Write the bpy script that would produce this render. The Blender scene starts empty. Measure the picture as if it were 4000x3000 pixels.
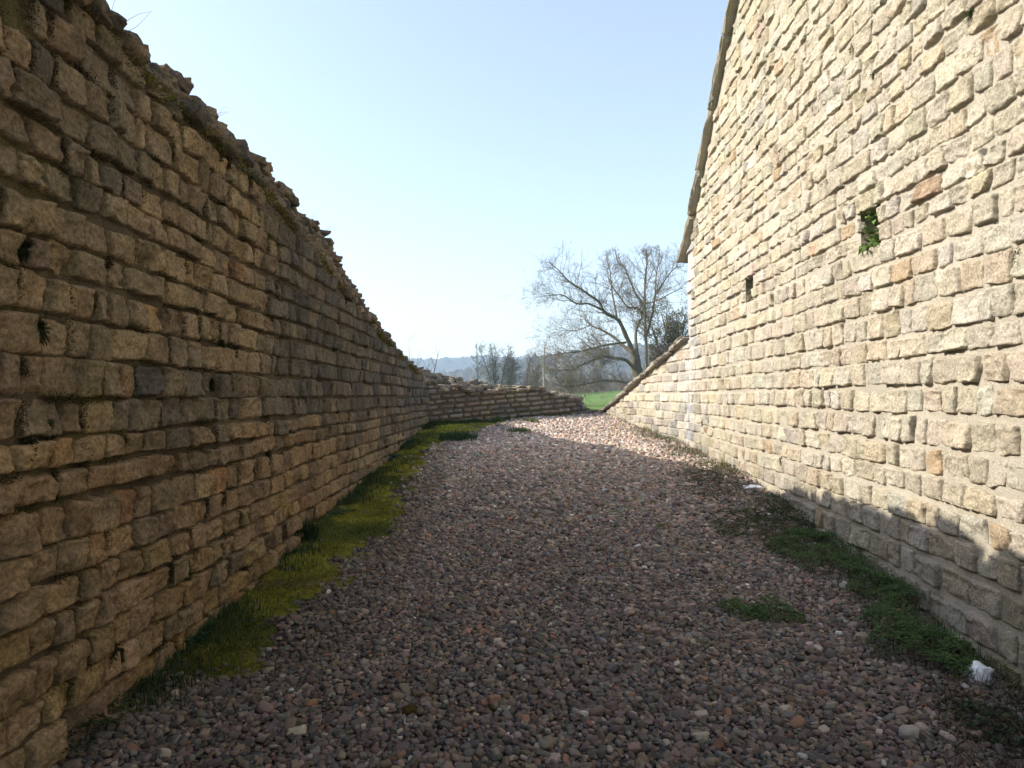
import bpy, math, random
import numpy as np
from mathutils import Vector

R = np.random.RandomState(11)
random.seed(5)
S = bpy.context.scene
COL = S.collection
EYE = 1.74                     # eye height; the ground under the camera is z = 0
FPX, CX, Y0 = 2770.0, 2000.0, 1550.0   # photo focal length, centre column and eye-level row (4000 px wide photo)

# ------------------------------------------------------------------ camera, world, sun
cam = bpy.data.cameras.new('camera')
cam.sensor_width = 36
cam.lens = 36 * FPX / 4000
cam.clip_start = 0.05
cam.clip_end = 9000
co = bpy.data.objects.new('camera', cam)
COL.objects.link(co)
co.location = (0, 0, EYE)
co.rotation_euler = (math.radians(90) + math.atan((Y0 - 1500) / FPX), 0, 0)
S.camera = co

SUN_TO = Vector((-1.0, 0.10, 0.60)).normalized()      # towards the sun
elev = math.asin(SUN_TO.z)
azim = math.atan2(SUN_TO.x, SUN_TO.y)
w = bpy.data.worlds.new('World')
S.world = w
w.use_nodes = True
nt = w.node_tree
bg = nt.nodes['Background']
sky = nt.nodes.new('ShaderNodeTexSky')
sky.sky_type = 'NISHITA'
sky.sun_disc = False
sky.sun_elevation = elev
sky.sun_rotation = azim
sky.altitude = 250
sky.air_density = 1.0
sky.dust_density = 1.8
sky.ozone_density = 1.0
veil = nt.nodes.new('ShaderNodeMix'); veil.data_type = 'RGBA'; veil.blend_type = 'ADD'      # thin high haze whitens the whole sky
veil.inputs['Factor'].default_value = 1; veil.inputs['B'].default_value = (.66, .60, .57, 1)
nt.links.new(sky.outputs[0], veil.inputs['A']); nt.links.new(veil.outputs['Result'], bg.inputs[0])
bg.inputs[1].default_value = 0.15
sun = bpy.data.lights.new('sun', 'SUN')
sun.energy = 4.45
sun.angle = math.radians(0.5)
sun.color = (1.0, 0.93, 0.82)
so = bpy.data.objects.new('sun', sun)
COL.objects.link(so)
so.rotation_euler = (-SUN_TO).to_track_quat('-Z', 'Y').to_euler()
so.location = (-20, 5, 20)

S.view_settings.view_transform = 'Standard'
S.view_settings.look = 'None'
S.view_settings.exposure = 0.95
S.view_settings.gamma = 1.0
S.cycles.use_denoising = True
S.cycles.max_bounces = 6
S.cycles.volume_bounces = 1
S.cycles.caustics_reflective = False
S.cycles.caustics_refractive = False

# ------------------------------------------------------------------ numeric helpers
def _hash(ix, iy, iz):
    h = (ix.astype(np.int64) * 374761393 + iy.astype(np.int64) * 668265263 + iz.astype(np.int64) * 1440662683) & 0xffffffff
    h = ((h ^ (h >> 13)) * 1274126177) & 0xffffffff
    h = (h ^ (h >> 16)) & 0xffffffff
    return h.astype(np.float64) / 2147483647.5 - 1.0

def noise(p, f=1.0, seed=0):
    p = np.asarray(p, float) * f + seed * 17.31
    i = np.floor(p)
    t = p - i
    t = t * t * (3 - 2 * t)
    x, y, z = i[..., 0], i[..., 1], i[..., 2]
    r = 0
    for dx in (0, 1):
        wx = t[..., 0] if dx else 1 - t[..., 0]
        for dy in (0, 1):
            wy = t[..., 1] if dy else 1 - t[..., 1]
            for dz in (0, 1):
                wz = t[..., 2] if dz else 1 - t[..., 2]
                r = r + wx * wy * wz * _hash(x + dx, y + dy, z + dz)
    return r

def fbm(p, f, octs=3, seed=0, gain=0.5):
    a, r = 1.0, 0
    for k in range(octs):
        r = r + a * noise(p, f * 2.03 ** k, seed + k)
        a *= gain
    return r

def sstep(a, b, x):
    t = np.clip((np.asarray(x, float) - a) / (b - a), 0, 1)
    return t * t * (3 - 2 * t)

class Buf:
    def __init__(self):
        self.V, self.C, self.Q, self.T, self.n = [], [], [], [], 0
    def add(self, v, q=None, t=None, c=(0.5, 0.5, 0.5)):
        v = np.asarray(v, float).reshape(-1, 3)
        c = np.asarray(c, float)
        if c.ndim == 1:
            c = np.broadcast_to(c, (len(v), 3))
        self.V.append(v); self.C.append(c)
        if q is not None and len(q): self.Q.append(np.asarray(q, np.int64) + self.n)
        if t is not None and len(t): self.T.append(np.asarray(t, np.int64) + self.n)
        self.n += len(v)
    def build(self, name, mat, parent=None, smooth=True):
        V = np.concatenate(self.V); C = np.concatenate(self.C)
        Q = np.concatenate(self.Q) if self.Q else np.zeros((0, 4), np.int64)
        T = np.concatenate(self.T) if self.T else np.zeros((0, 3), np.int64)
        me = bpy.data.meshes.new(name)
        me.vertices.add(len(V)); me.vertices.foreach_set('co', V.astype(np.float32).ravel())
        nl = Q.size + T.size
        me.loops.add(nl)
        me.loops.foreach_set('vertex_index', np.concatenate([Q.ravel(), T.ravel()]).astype(np.int32))
        me.polygons.add(len(Q) + len(T))
        st = np.concatenate([np.arange(len(Q)) * 4, Q.size + np.arange(len(T)) * 3]).astype(np.int32)
        me.polygons.foreach_set('loop_start', st)
        me.polygons.foreach_set('use_smooth', np.full(len(st), smooth))
        me.update(calc_edges=True)
        at = me.color_attributes.new('Col', 'FLOAT_COLOR', 'POINT')
        at.data.foreach_set('color', np.concatenate([C, np.ones((len(C), 1))], 1).astype(np.float32).ravel())
        me.materials.append(mat)
        o = bpy.data.objects.new(name, me)
        COL.objects.link(o)
        if parent: o.parent = parent
        return o

def tag(o, label=None, cat=None, group=None, kind=None):
    if label: o['label'] = label
    if cat: o['category'] = cat
    if group: o['group'] = group
    if kind: o['kind'] = kind
    return o

def thing(name, label, cat, group=None):
    o = bpy.data.objects.new(name, None)
    o.empty_display_size = 0.2
    COL.objects.link(o)
    return tag(o, label, cat, group)

def grid_quads(nu, nv):
    i = np.arange(nu - 1)[:, None]; j = np.arange(nv - 1)[None, :]
    a = (i * nv + j).ravel()
    return np.stack([a, a + nv, a + nv + 1, a + 1], 1)

# ground height (world z)
def ground(x, y, rough=True):
    x = np.asarray(x, float); y = np.asarray(y, float)
    z = np.interp(y, [-60, -3, 0, 19, 26, 60, 110, 200, 600, 3000], [-.2, -.2, 0, 1.33, 1.22, 1.5, 2.0, 1.3, 0, 0])
    z = z + sstep(26, 60, y) * .03 * np.clip(x - 4, -8, 30) + sstep(60, 110, y) * .04 * np.clip(x - 7, -10, 30) * (1 - sstep(120, 250, y))
    c = np.interp(y, [-3, 2, 3.9, 5.7, 8.5, 13, 18], [-.15, -.18, -.13, -.05, .1, -.03, 0])
    z = z + c * np.clip((x - 1) / 1.8, 0, 1) * (y < 30)
    if rough:
        p = np.stack([x, y, 0 * x], -1)
        z = z + .018 * noise(p, 1.3, 3) + .008 * noise(p, 4.0, 4)
    return z

def at(px, py):
    """photo pixel -> point on the ground"""
    lo, hi = 1.0, 60.0
    for k in range(60):
        d = (lo + hi) / 2
        x = (px - CX) / FPX * d; z = EYE - (py - Y0) / FPX * d
        if z > ground(x, d): lo = d
        else: hi = d
    return np.array([x, d, float(ground(x, d))])

# ------------------------------------------------------------------ materials
def mat(name, base=None, use_col=True, var=0.25, vscale=9.0, bump=0.3, bscale=70.0, rough=0.95, bdist=0.01, transl=0.0, inst=False, tint=None, fine=0.0):
    m = bpy.data.materials.new(name); m.use_nodes = True
    nt = m.node_tree; N = nt.nodes; L = nt.links
    b = N['Principled BSDF']
    b.inputs['Roughness'].default_value = rough
    b.inputs['Specular IOR Level'].default_value = 0.15
    tc = N.new('ShaderNodeTexCoord')
    if use_col:
        a = N.new('ShaderNodeAttribute'); a.attribute_name = 'Col'
        if inst: a.attribute_type = 'INSTANCER'
        c = a.outputs['Color']
    else:
        rgb = N.new('ShaderNodeRGB'); rgb.outputs[0].default_value = (*base, 1); c = rgb.outputs[0]
    if var:
        n = N.new('ShaderNodeTexNoise'); n.inputs['Scale'].default_value = vscale; n.inputs['Detail'].default_value = 6; n.inputs['Roughness'].default_value = .65
        L.new(tc.outputs['Object'], n.inputs['Vector'])
        r = N.new('ShaderNodeMapRange'); r.inputs['From Min'].default_value = .25; r.inputs['From Max'].default_value = .75
        r.inputs['To Min'].default_value = 1 - var; r.inputs['To Max'].default_value = 1 + var
        L.new(n.outputs['Fac'], r.inputs['Value'])
        mx = N.new('ShaderNodeMix'); mx.data_type = 'RGBA'; mx.blend_type = 'MULTIPLY'; mx.inputs['Factor'].default_value = 1
        L.new(c, mx.inputs['A']); L.new(r.outputs['Result'], mx.inputs['B']); c = mx.outputs['Result']
    if fine:
        n2 = N.new('ShaderNodeTexNoise'); n2.inputs['Scale'].default_value = vscale * 9; n2.inputs['Detail'].default_value = 3
        L.new(tc.outputs['Object'], n2.inputs['Vector'])
        r2 = N.new('ShaderNodeMapRange'); r2.inputs['From Min'].default_value = .3; r2.inputs['From Max'].default_value = .7
        r2.inputs['To Min'].default_value = 1 - fine; r2.inputs['To Max'].default_value = 1 + fine
        L.new(n2.outputs['Fac'], r2.inputs['Value'])
        m2 = N.new('ShaderNodeMix'); m2.data_type = 'RGBA'; m2.blend_type = 'MULTIPLY'; m2.inputs['Factor'].default_value = 1
        L.new(c, m2.inputs['A']); L.new(r2.outputs['Result'], m2.inputs['B']); c = m2.outputs['Result']
    if tint:      # a second colour in patches (lichen, stains)
        tcol, tscale, t0, t1 = tint
        n3 = N.new('ShaderNodeTexNoise'); n3.inputs['Scale'].default_value = tscale; n3.inputs['Detail'].default_value = 8; n3.inputs['Roughness'].default_value = .7
        L.new(tc.outputs['Object'], n3.inputs['Vector'])
        r3 = N.new('ShaderNodeMapRange'); r3.inputs['From Min'].default_value = t0; r3.inputs['From Max'].default_value = t1
        L.new(n3.outputs['Fac'], r3.inputs['Value'])
        m3 = N.new('ShaderNodeMix'); m3.data_type = 'RGBA'; m3.inputs['B'].default_value = (*tcol, 1)
        L.new(r3.outputs['Result'], m3.inputs['Factor']); L.new(c, m3.inputs['A']); c = m3.outputs['Result']
    L.new(c, b.inputs['Base Color'])
    if bump:
        nb = N.new('ShaderNodeTexNoise'); nb.inputs['Scale'].default_value = bscale; nb.inputs['Detail'].default_value = 6; nb.inputs['Roughness'].default_value = .7
        L.new(tc.outputs['Object'], nb.inputs['Vector'])
        bp = N.new('ShaderNodeBump'); bp.inputs['Strength'].default_value = bump; bp.inputs['Distance'].default_value = bdist
        L.new(nb.outputs['Fac'], bp.inputs['Height']); L.new(bp.outputs['Normal'], b.inputs['Normal'])
    if transl:
        tr = N.new('ShaderNodeBsdfTranslucent'); L.new(c, tr.inputs['Color'])
        ms = N.new('ShaderNodeMixShader'); ms.inputs[0].default_value = transl
        L.new(b.outputs[0], ms.inputs[1]); L.new(tr.outputs[0], ms.inputs[2])
        L.new(ms.outputs[0], N['Material Output'].inputs['Surface'])
    return m

M_SUNSTONE = mat('cream_limestone', var=.24, vscale=7, bump=1.0, bscale=38, bdist=.03, fine=.3, tint=((.30, .28, .24), 5.0, .6, .78))
M_SUNMORTAR = mat('sandy_mortar', var=.15, vscale=12, bump=1.0, bscale=90, bdist=.01, fine=.25)
M_OLDSTONE = mat('weathered_limestone', var=.38, vscale=6, bump=1.0, bscale=34, bdist=.03, fine=.38, tint=((.06, .055, .04), 3.8, .53, .76))
M_OLDMORTAR = mat('dark_lime_mortar', var=.35, vscale=9, bump=1.0, bscale=60, bdist=.015, fine=.3)
M_COPING = mat('coping_stone', var=.25, vscale=6, bump=.8, bscale=40, bdist=.012, fine=.2)
M_PEBBLE = mat('river_pebble', var=.12, vscale=3, bump=.15, bscale=8, rough=.8, bdist=.05, inst=True)
M_SOIL = mat('soil', base=(.06, .05, .042), use_col=False, var=.35, vscale=9, bump=.8, bscale=60)
M_MEADOW = mat('meadow_grass', var=.2, vscale=.8, bump=.5, bscale=4, bdist=.1, fine=.2)
M_LEAF = mat('leaf', var=0, bump=0, rough=.6, transl=.25)
M_MOSS = mat('moss', var=.25, vscale=14, bump=.8, bscale=120, bdist=.01, transl=.15)
M_BARK = mat('bark', var=.3, vscale=6, bump=.6, bscale=30, bdist=.02)
M_STRAW = mat('dry_stem', var=.15, vscale=10, bump=0)
M_HILL = mat('woodland_hill', var=.35, vscale=.03, bump=0, fine=.3)
M_FOAM = mat('white_plaster', var=.08, vscale=20, bump=.6, bscale=50, bdist=.01)
M_STONE = mat('loose_stone', var=.2, vscale=25, bump=.5, bscale=60)

# ------------------------------------------------------------------ masonry
def warp_lin(n):
    t = np.linspace(-1, 1, n)
    return np.sign(t) * np.abs(t) ** .72

def stone_face(buf, u0, u1, z00, z01, z10, z11, nx, ny, fn, depth, rad, rough, col, jit, seed):
    """one dressed stone: rounded, rough front of a block; corners (u0,z00) (u1,z01) bottom, (u0,z10) (u1,z11) top"""
    a, b = np.meshgrid(warp_lin(nx), warp_lin(ny), indexing='ij')
    c = R.uniform(.08, .32)
    aa = a * np.sqrt(1 - b * b * c / 2 * np.abs(a)); bb = b * np.sqrt(1 - a * a * c / 2 * np.abs(b))
    s = (aa + 1) / 2; t = (bb + 1) / 2
    ju = R.uniform(-jit, jit, 4)
    ul = u0 + ju[0] * (1 - t) + ju[1] * t; ur = u1 + ju[2] * (1 - t) + ju[3] * t
    u = ul * (1 - s) + ur * s
    zb = z00 * (1 - s) + z01 * s; zt = z10 * (1 - s) + z11 * s
    z = zb * (1 - t) + zt * t
    p2 = np.stack([u, z, 0 * u + seed * 3.7], -1)
    e = np.maximum(np.abs(a), np.abs(b)) ** 3
    u = u + e * rough * (.5 * noise(p2, 14, 1) + .3 * noise(p2, 37, 6)); z = z + e * rough * (.5 * noise(p2, 14, 2) + .3 * noise(p2, 37, 7))
    W, H = (u1 - u0) / 2, (z10 - z00) / 2
    ed = np.minimum((1 - np.abs(a)) * W, (1 - np.abs(b)) * H)
    prof = np.sqrt(np.clip(1 - (1 - np.clip(ed / rad, 0, 1)) ** 2, 0, 1))
    tilt = R.uniform(-.5, .5) * a * rough + R.uniform(-.6, .6) * b * rough
    off = -.035 + (depth + .035) * prof + prof * (tilt + rough * (.7 * noise(p2, 7, 3) + .6 * (.5 - 1.6 * np.abs(noise(p2 * np.array([1, 1.7, 1]), 11, 4))) + .3 * noise(p2, 30, 5) + .22 * noise(p2, 62, 9)))
    v = fn(u, z, off)
    k = 1 + .10 * noise(p2, 9, 8)[..., None]
    cc = np.clip(np.asarray(col) * k, 0, 1).reshape(-1, 3)
    buf.add(v.reshape(-1, 3), grid_quads(nx, ny), c=cc)

_tmpl = {}
def cube_tmpl(n):
    if n in _tmpl: return _tmpl[n]
    t = np.linspace(-1, 1, n + 1)
    V, Q, idx = [], [], {}
    def vid(p):
        k = tuple(np.round(p, 5))
        if k not in idx: idx[k] = len(V); V.append(p)
        return idx[k]
    for ax in range(3):
        for sg in (-1, 1):
            for i in range(n):
                for j in range(n):
                    f = []
                    for (x, y) in ((t[i], t[j]), (t[i + 1], t[j]), (t[i + 1], t[j + 1]), (t[i], t[j + 1])):
                        p = np.zeros(3); p[ax] = sg; p[(ax + 1) % 3] = x; p[(ax + 2) % 3] = y
                        f.append(vid(p))
                    Q.append(f if sg > 0 else f[::-1])
    _tmpl[n] = (np.array(V), np.array(Q))
    return _tmpl[n]

def rot_m(rx, ry, rz):
    cx, sx, cy, sy, cz, sz = math.cos(rx), math.sin(rx), math.cos(ry), math.sin(ry), math.cos(rz), math.sin(rz)
    return np.array([[cz, -sz, 0], [sz, cz, 0], [0, 0, 1]]) @ np.array([[cy, 0, sy], [0, 1, 0], [-sy, 0, cy]]) @ np.array([[1, 0, 0], [0, cx, -sx], [0, sx, cx]])

def rough_block(buf, c, half, M, col, n=3, rnd=.35, nz=.18, f=2.2, z_noise=.0):
    v, q = cube_tmpl(n)
    ln = np.linalg.norm(v, axis=1, keepdims=True)
    p = v * (1 - rnd) + v / ln * 1.25 * rnd
    sd = R.uniform(0, 90)
    p = p * (1 + nz * np.stack([noise(v + sd, f * .6, 1), noise(v + sd, f * .6, 2), noise(v + sd, f * .6, 3)], -1))
    p = p + nz * .35 * np.stack([noise(v + sd, f * 1.7, 4), noise(v + sd, f * 1.7, 5), noise(v + sd, f * 1.7, 6)], -1)
    p = p * np.asarray(half)
    p = p @ np.asarray(M).T + np.asarray(c)
    k = 1 + .12 * noise(v + sd, 2, 7)[:, None]
    buf.add(p, q, c=np.clip(np.asarray(col) * k, 0, 1))

def pick(pal, wts):
    c = np.array(pal[R.choice(len(pal), p=np.array(wts) / sum(wts))])
    return np.clip(c * R.uniform(.88, 1.12) * (1 + R.uniform(-.025, .025, 3)), 0, 1)

# ------------------------------------------------------------------ the tall sunlit wall on the right
RX0, RXS, DQ = 2.68, .036, 12.6
def rX(u):
    u = np.asarray(u, float)
    return np.where(u < DQ, RX0 + RXS * u, RX0 + RXS * DQ - .108 * (u - DQ))
def rfn(u, z, off):
    wob = .025 * noise(np.stack([u * 0, u, z], -1), .7, 21)
    return np.stack([rX(u) - off + wob, u + 0 * z, z], -1)
U_END = 18.9
def r_top(u):
    """top line of the wall: gable slope down to the quoin, then the low sloping wing"""
    u = np.asarray(u, float)
    hi = np.clip(EYE + 2.58 + (DQ - u) * .83, 0, EYE + 8.2)
    lo = EYE + 1.02 - (u - DQ) * .2294
    return np.where(u <= DQ, hi, lo)
HOLES = [(5.50, 5.83, EYE + 1.24, EYE + 1.58), (8.74, 9.06, EYE + 1.26, EYE + 1.51)]

wall_r = thing('stone_wall', 'tall sunlit cream stone wall with a sloping gable top and stone coping', 'stone wall')
sun_pal = [(.435, .38, .285), (.45, .40, .31), (.425, .36, .255), (.435, .395, .32), (.40, .30, .195), (.46, .415, .33), (.42, .33, .27)]
sun_w = [36, 30, 18, 12, 1.2, 8, .5]
fb = Buf()
z = EYE - 1.75
courses = []
while z < EYE + 8.2:
    pitch = R.uniform(.165, .205) if z < EYE + 1.2 else R.uniform(.14, .215)
    courses.append((z, pitch)); z += pitch
def snap(h):
    i = int(np.argmin([abs(c[0] - h[2]) for c in courses]))
    j = i + 2
    return (h[0], h[1], courses[i][0] - .01, courses[j][0] + .01)
HOLES = [snap(h) for h in HOLES]
for z, pitch in courses:
    gap = R.uniform(.006, .022)
    tilt = .028 * float(np.clip((EYE - .1 - z) / 1.3, 0, 1))
    wav_s = R.uniform(0, 50)
    u = -3.5 + R.uniform(0, .2)
    def zc(uu, base):
        return base + tilt * (np.asarray(uu) - 7) + .016 * noise(np.stack([np.asarray(uu, float), 0 * np.asarray(uu, float) + wav_s, 0 * np.asarray(uu, float)], -1), .8, 5)
    while u < U_END:
        base_l = np.interp(u, [0, 4, 6, 9, 13, 19], [.20, .205, .235, .31, .43, .46])
        ln = base_l * R.uniform(.62, 1.5)
        u1 = min(u + ln, U_END)
        jg = R.uniform(.0, .014) * (1 + u / 12)
        ua, ub = u + jg / 2, u1 - jg / 2
        for h in HOLES:
            if z + pitch * .5 > h[2] and z + pitch * .5 < h[3]:
                if ua < h[0] < ub: ub = h[0] + R.uniform(-.01, .02)
                elif ua < h[1] < ub: ua = h[1] - R.uniform(-.01, .02)
        um = (ua + ub) / 2
        if ub - ua > .06:
            zb0, zb1 = float(zc(ua, z)), float(zc(ub, z))
            ht = pitch - gap
            sh = R.uniform(-.012, .012)
            zt0, zt1 = zb0 + ht + R.uniform(-.014, .012), zb1 + ht + R.uniform(-.014, .012)
            zb0 += R.uniform(-.008, .014); zb1 += R.uniform(-.008, .014)
            topl = min(float(r_top(ua)), float(r_top(ub)))
            if um > DQ and ua < DQ: topl = float(r_top(um))
            gz = float(ground(float(rX(um)), um))
            ok = zt1 > gz - .05
            if zb0 > topl - .03: ok = False
            for h in HOLES:
                if ub > h[0] + .04 and ua < h[1] - .04 and zt0 > h[2] + .06 and zb0 < h[3] - .06: ok = False
            if ok:
                zt0 = min(zt0, float(r_top(ua)) - .01); zt1 = min(zt1, float(r_top(ub) if not (ua < DQ < ub) else r_top(DQ + .01)) - .01)
                if ua < DQ < ub and zt0 > EYE + 1.02: ub = DQ - .01; zt1 = min(zt0, float(r_top(ub)) - .01)
                zt0 = max(zt0, zb0 + .03); zt1 = max(zt1, zb1 + .03)
                col = pick(sun_pal, sun_w)
                lime = math.exp(-((um - 12.5) / .28) ** 2) * (1 if R.rand() < .8 else .3)
                if DQ < um < 14.6: lime = max(lime, .35 * R.rand())
                col = col * (1 - lime) + np.array((.50, .485, .455)) * lime
                if um > 11 and R.rand() < .3: col = col * np.array((.72, .75, .8))
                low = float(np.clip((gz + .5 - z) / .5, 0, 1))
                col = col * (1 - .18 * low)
                near = um < 7.5 and um > 2
                nx, ny = (28, 18) if near else ((13, 10) if um < 13 else (9, 8))
                if z > EYE + 5.5 or um < 2: nx, ny = 7, 6
                rg = R.uniform(.013, .026) * (1.2 if z > EYE + 1.3 else 1)
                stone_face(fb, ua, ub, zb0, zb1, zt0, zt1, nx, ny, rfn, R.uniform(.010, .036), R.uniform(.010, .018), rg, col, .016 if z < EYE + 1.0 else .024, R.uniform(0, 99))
        u = u1
fb.build('facing', M_SUNSTONE, wall_r)

# mortar bed and body of the wall
mb = Buf()
def wall_sheet(buf, us, zs, ztop, zbot, fn, holes, colf, amp, thick_fn):
    us = np.unique(np.round(np.concatenate([us, [h[0] for h in holes], [h[1] for h in holes]]), 4))
    zs = np.unique(np.round(np.concatenate([zs, [h[2] for h in holes], [h[3] for h in holes]]), 4))
    U, Z = np.meshgrid(us, zs, indexing='ij')
    Zc = np.clip(Z, zbot(U), ztop(U))
    p = np.stack([0 * U, U, Zc], -1)
    off = amp * (noise(p, 5, 31) + .6 * noise(p, 16, 32) + .3 * noise(p, 40, 33))
    v = fn(U, Zc, off)
    q = grid_quads(len(us), len(zs))
    fl = Zc.reshape(-1)
    span = fl[q].max(1) - fl[q].min(1)
    keep = (np.abs(fl[q[:, 0]] - fl[q[:, 3]]) > 1e-6) | (np.abs(fl[q[:, 1]] - fl[q[:, 2]]) > 1e-6)
    um = U.reshape(-1)[q].mean(1); zm = Z.reshape(-1)[q].mean(1)
    for h in holes:
        keep &= ~((um > h[0]) & (um < h[1]) & (zm > h[2]) & (zm < h[3]))
    buf.add(v.reshape(-1, 3), q[keep], c=colf(U, Zc).reshape(-1, 3))
    for h in holes:      # the square socket behind each opening
        D = -.32
        P = lambda a, b, o: fn(np.array(a), np.array(b), np.array(o))
        c8 = [P(h[0], h[2], .0), P(h[1], h[2], .0), P(h[1], h[3], .0), P(h[0], h[3], .0), P(h[0], h[2], D), P(h[1], h[2], D), P(h[1], h[3], D), P(h[0], h[3], D)]
        buf.add(np.array(c8), [[4, 5, 6, 7], [0, 1, 5, 4], [1, 2, 6, 5], [2, 3, 7, 6], [3, 0, 4, 7]], c=(.30, .25, .18))
def mort_col(U, Z):
    p = np.stack([0 * U, U, Z], -1)
    c = np.array((.385, .345, .275)) * (1 + .12 * noise(p, 2, 41)[..., None])
    lime = np.exp(-((U - 12.5) / .28) ** 2)[..., None]
    return c * (1 - lime) + np.array((.45, .435, .405)) * lime
zbf = lambda U: ground(rX(U), U, False) - .35
usA = np.concatenate([np.arange(-3.5, 2, .12), np.arange(2, 8, .04), np.arange(8, DQ, .06), [DQ]])
zsA = np.concatenate([np.arange(-.8, EYE + 3, .035), np.arange(EYE + 3, EYE + 8.3, .08)])
wall_sheet(mb, usA, zsA, lambda U: r_top(np.minimum(U, DQ)), zbf, rfn, HOLES, mort_col, .008, None)
usB = np.concatenate([[DQ + .002], np.arange(DQ + .06, U_END, .06), [U_END]])
wall_sheet(mb, usB, np.arange(.3, EYE + 1.3, .05), r_top, zbf, rfn, [], mort_col, .008, None)
# back, top and end faces
def ring(us, thick):
    us = np.array(us)
    f = rfn(us, r_top(us), 0 * us); b = f + np.array([thick, 0, 0]); bl = b.copy(); bl[:, 2] = zbf(us)
    n = len(us)
    v = np.concatenate([f, b, bl]); q = []
    for i in range(n - 1):
        q += [[i, i + 1, n + i + 1, n + i], [n + i, n + i + 1, 2 * n + i + 1, 2 * n + i]]
    mb.add(v, q, c=(.36, .32, .26))
    for i in (0, n - 1):
        fl = f[i].copy(); fl[2] = zbf(us[i])
        mb.add([fl, f[i], b[i], bl[i]], [[0, 1, 2, 3]], c=(.4, .35, .27))
ring(np.linspace(-3.5, DQ, 40), .62)
ring(np.linspace(DQ + .002, U_END, 12), .5)
mb.build('mortar_bed', M_SUNMORTAR, wall_r)

# coping slabs: the gable slope, then the wing
def coping(u0, u1, ztop, slope_dir, proj, thick, tint, overlap=-.003, lift=.0):
    b = Buf()
    z0, z1 = ztop(u0), ztop(u1)
    p0 = np.array([float(rX(u0)), u0, float(z0)]); p1 = np.array([float(rX(u1)), u1, float(z1)])
    ax = p1 - p0; ln = np.linalg.norm(ax); ax = ax / ln
    side = np.array([1., 0, 0]); side = side - ax * side.dot(ax); side /= np.linalg.norm(side)
    up = np.cross(side, ax)
    if up[2] < 0: up = -up
    M = np.stack([side, ax, up], 1)
    c = (p0 + p1) / 2 + side * (.31 - proj / 2) + up * (thick / 2 - .02 + lift)
    rough_block(b, c, (.31 + proj / 2, ln / 2 + overlap, thick / 2), M @ rot_m(R.uniform(.012, .035), R.uniform(-.03, .03), R.uniform(-.02, .02)), tint, n=10, rnd=.07, nz=.09, f=3.5)
    return b.build('coping_slab', M_COPING, wall_r)
gz_top = lambda u: float(EYE + 2.58 + (DQ - u) * .83)
cuts = [12.80, 12.02, 11.35, 10.55, 9.72, 8.95, 8.1, 7.3, 6.5, 5.75]
for i in range(len(cuts) - 1):
    coping(cuts[i + 1], cuts[i], gz_top, 1, .11, R.uniform(.06, .085), np.array((.27, .245, .185)) * R.uniform(.75, 1.2), lift=R.uniform(-.015, .04))
lz_top = lambda u: float(EYE + 1.02 - (u - DQ) * .2294)
cuts = [12.55, 13.35, 14.15, 14.9, 15.7, 16.5, 17.3, 18.1, 18.95]
for i in range(len(cuts) - 1):
    coping(cuts[i], cuts[i + 1], lz_top, 1, .11, R.uniform(.06, .085), np.array((.245, .225, .18)) * R.uniform(.85, 1.15), lift=R.uniform(-.01, .02))

# ------------------------------------------------------------------ the ruined wall on the left
LX = -1.9
def lfn(u, z, off):
    wob = .03 * noise(np.stack([u * 0, u, z], -1), .6, 51)
    return np.stack([LX + off + wob + 0 * u, u + 0 * z, z], -1)
sil = [(-200, -330, 2.35), (340, 0, 2.4), (434, 72, 2.4), (557, 166, 2.42), (673, 239, 2.42), (810, 369, 2.45), (890, 463, 2.45), (933, 521, 2.45), (1063, 651, 2.5), (1157, 767, 2.5),
       (1186, 825, 2.52), (1251, 875, 2.6), (1295, 962, 2.7), (1325, 1049, 2.8), (1385, 1130, 2.8), (1435, 1231, 2.7), (1485, 1295, 2.6), (1535, 1358, 2.5), (1572, 1410, 2.42), (1600, 1445, 2.3)]
cr_d = np.array([-4.] + [FPX * X / (CX - x) for x, y, X in sil] + [17.2])
cr_x = np.array([2.35] + [X for x, y, X in sil] + [2.3])
cr_z = np.array([2.3] + [X * (Y0 - y) / (CX - x) for x, y, X in sil] + [.55])
def crest(u):
    return -np.interp(u, cr_d, cr_x) - .10, EYE + np.interp(u, cr_d, cr_z) - np.interp(u, [2, 4, 6, 12, 16], [.06, .09, .13, .12, .06])
def ftop(u):
    return EYE + np.interp(u, [-4, 3.0, 3.74, 4.85, 6.6, 7.1, 8.3, 9.5, 12.7, 14.5, 16.2, 17], [1.8, 1.75, 1.62, 1.62, 1.385, 1.32, 1.07, .93, .6, .45, .25, .2])
UL0, UL1 = -3.6, 16.3
wall_l = thing('ruined_stone_wall', 'long shaded ruined stone wall with a broken mossy top stepping down into the distance', 'stone wall')
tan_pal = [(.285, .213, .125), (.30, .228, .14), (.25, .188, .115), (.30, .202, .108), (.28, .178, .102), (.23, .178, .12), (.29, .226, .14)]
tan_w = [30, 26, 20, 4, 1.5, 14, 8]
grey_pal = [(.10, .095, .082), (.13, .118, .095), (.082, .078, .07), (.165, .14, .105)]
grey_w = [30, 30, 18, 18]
lb = Buf()
joints = []
z = -.55
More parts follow.
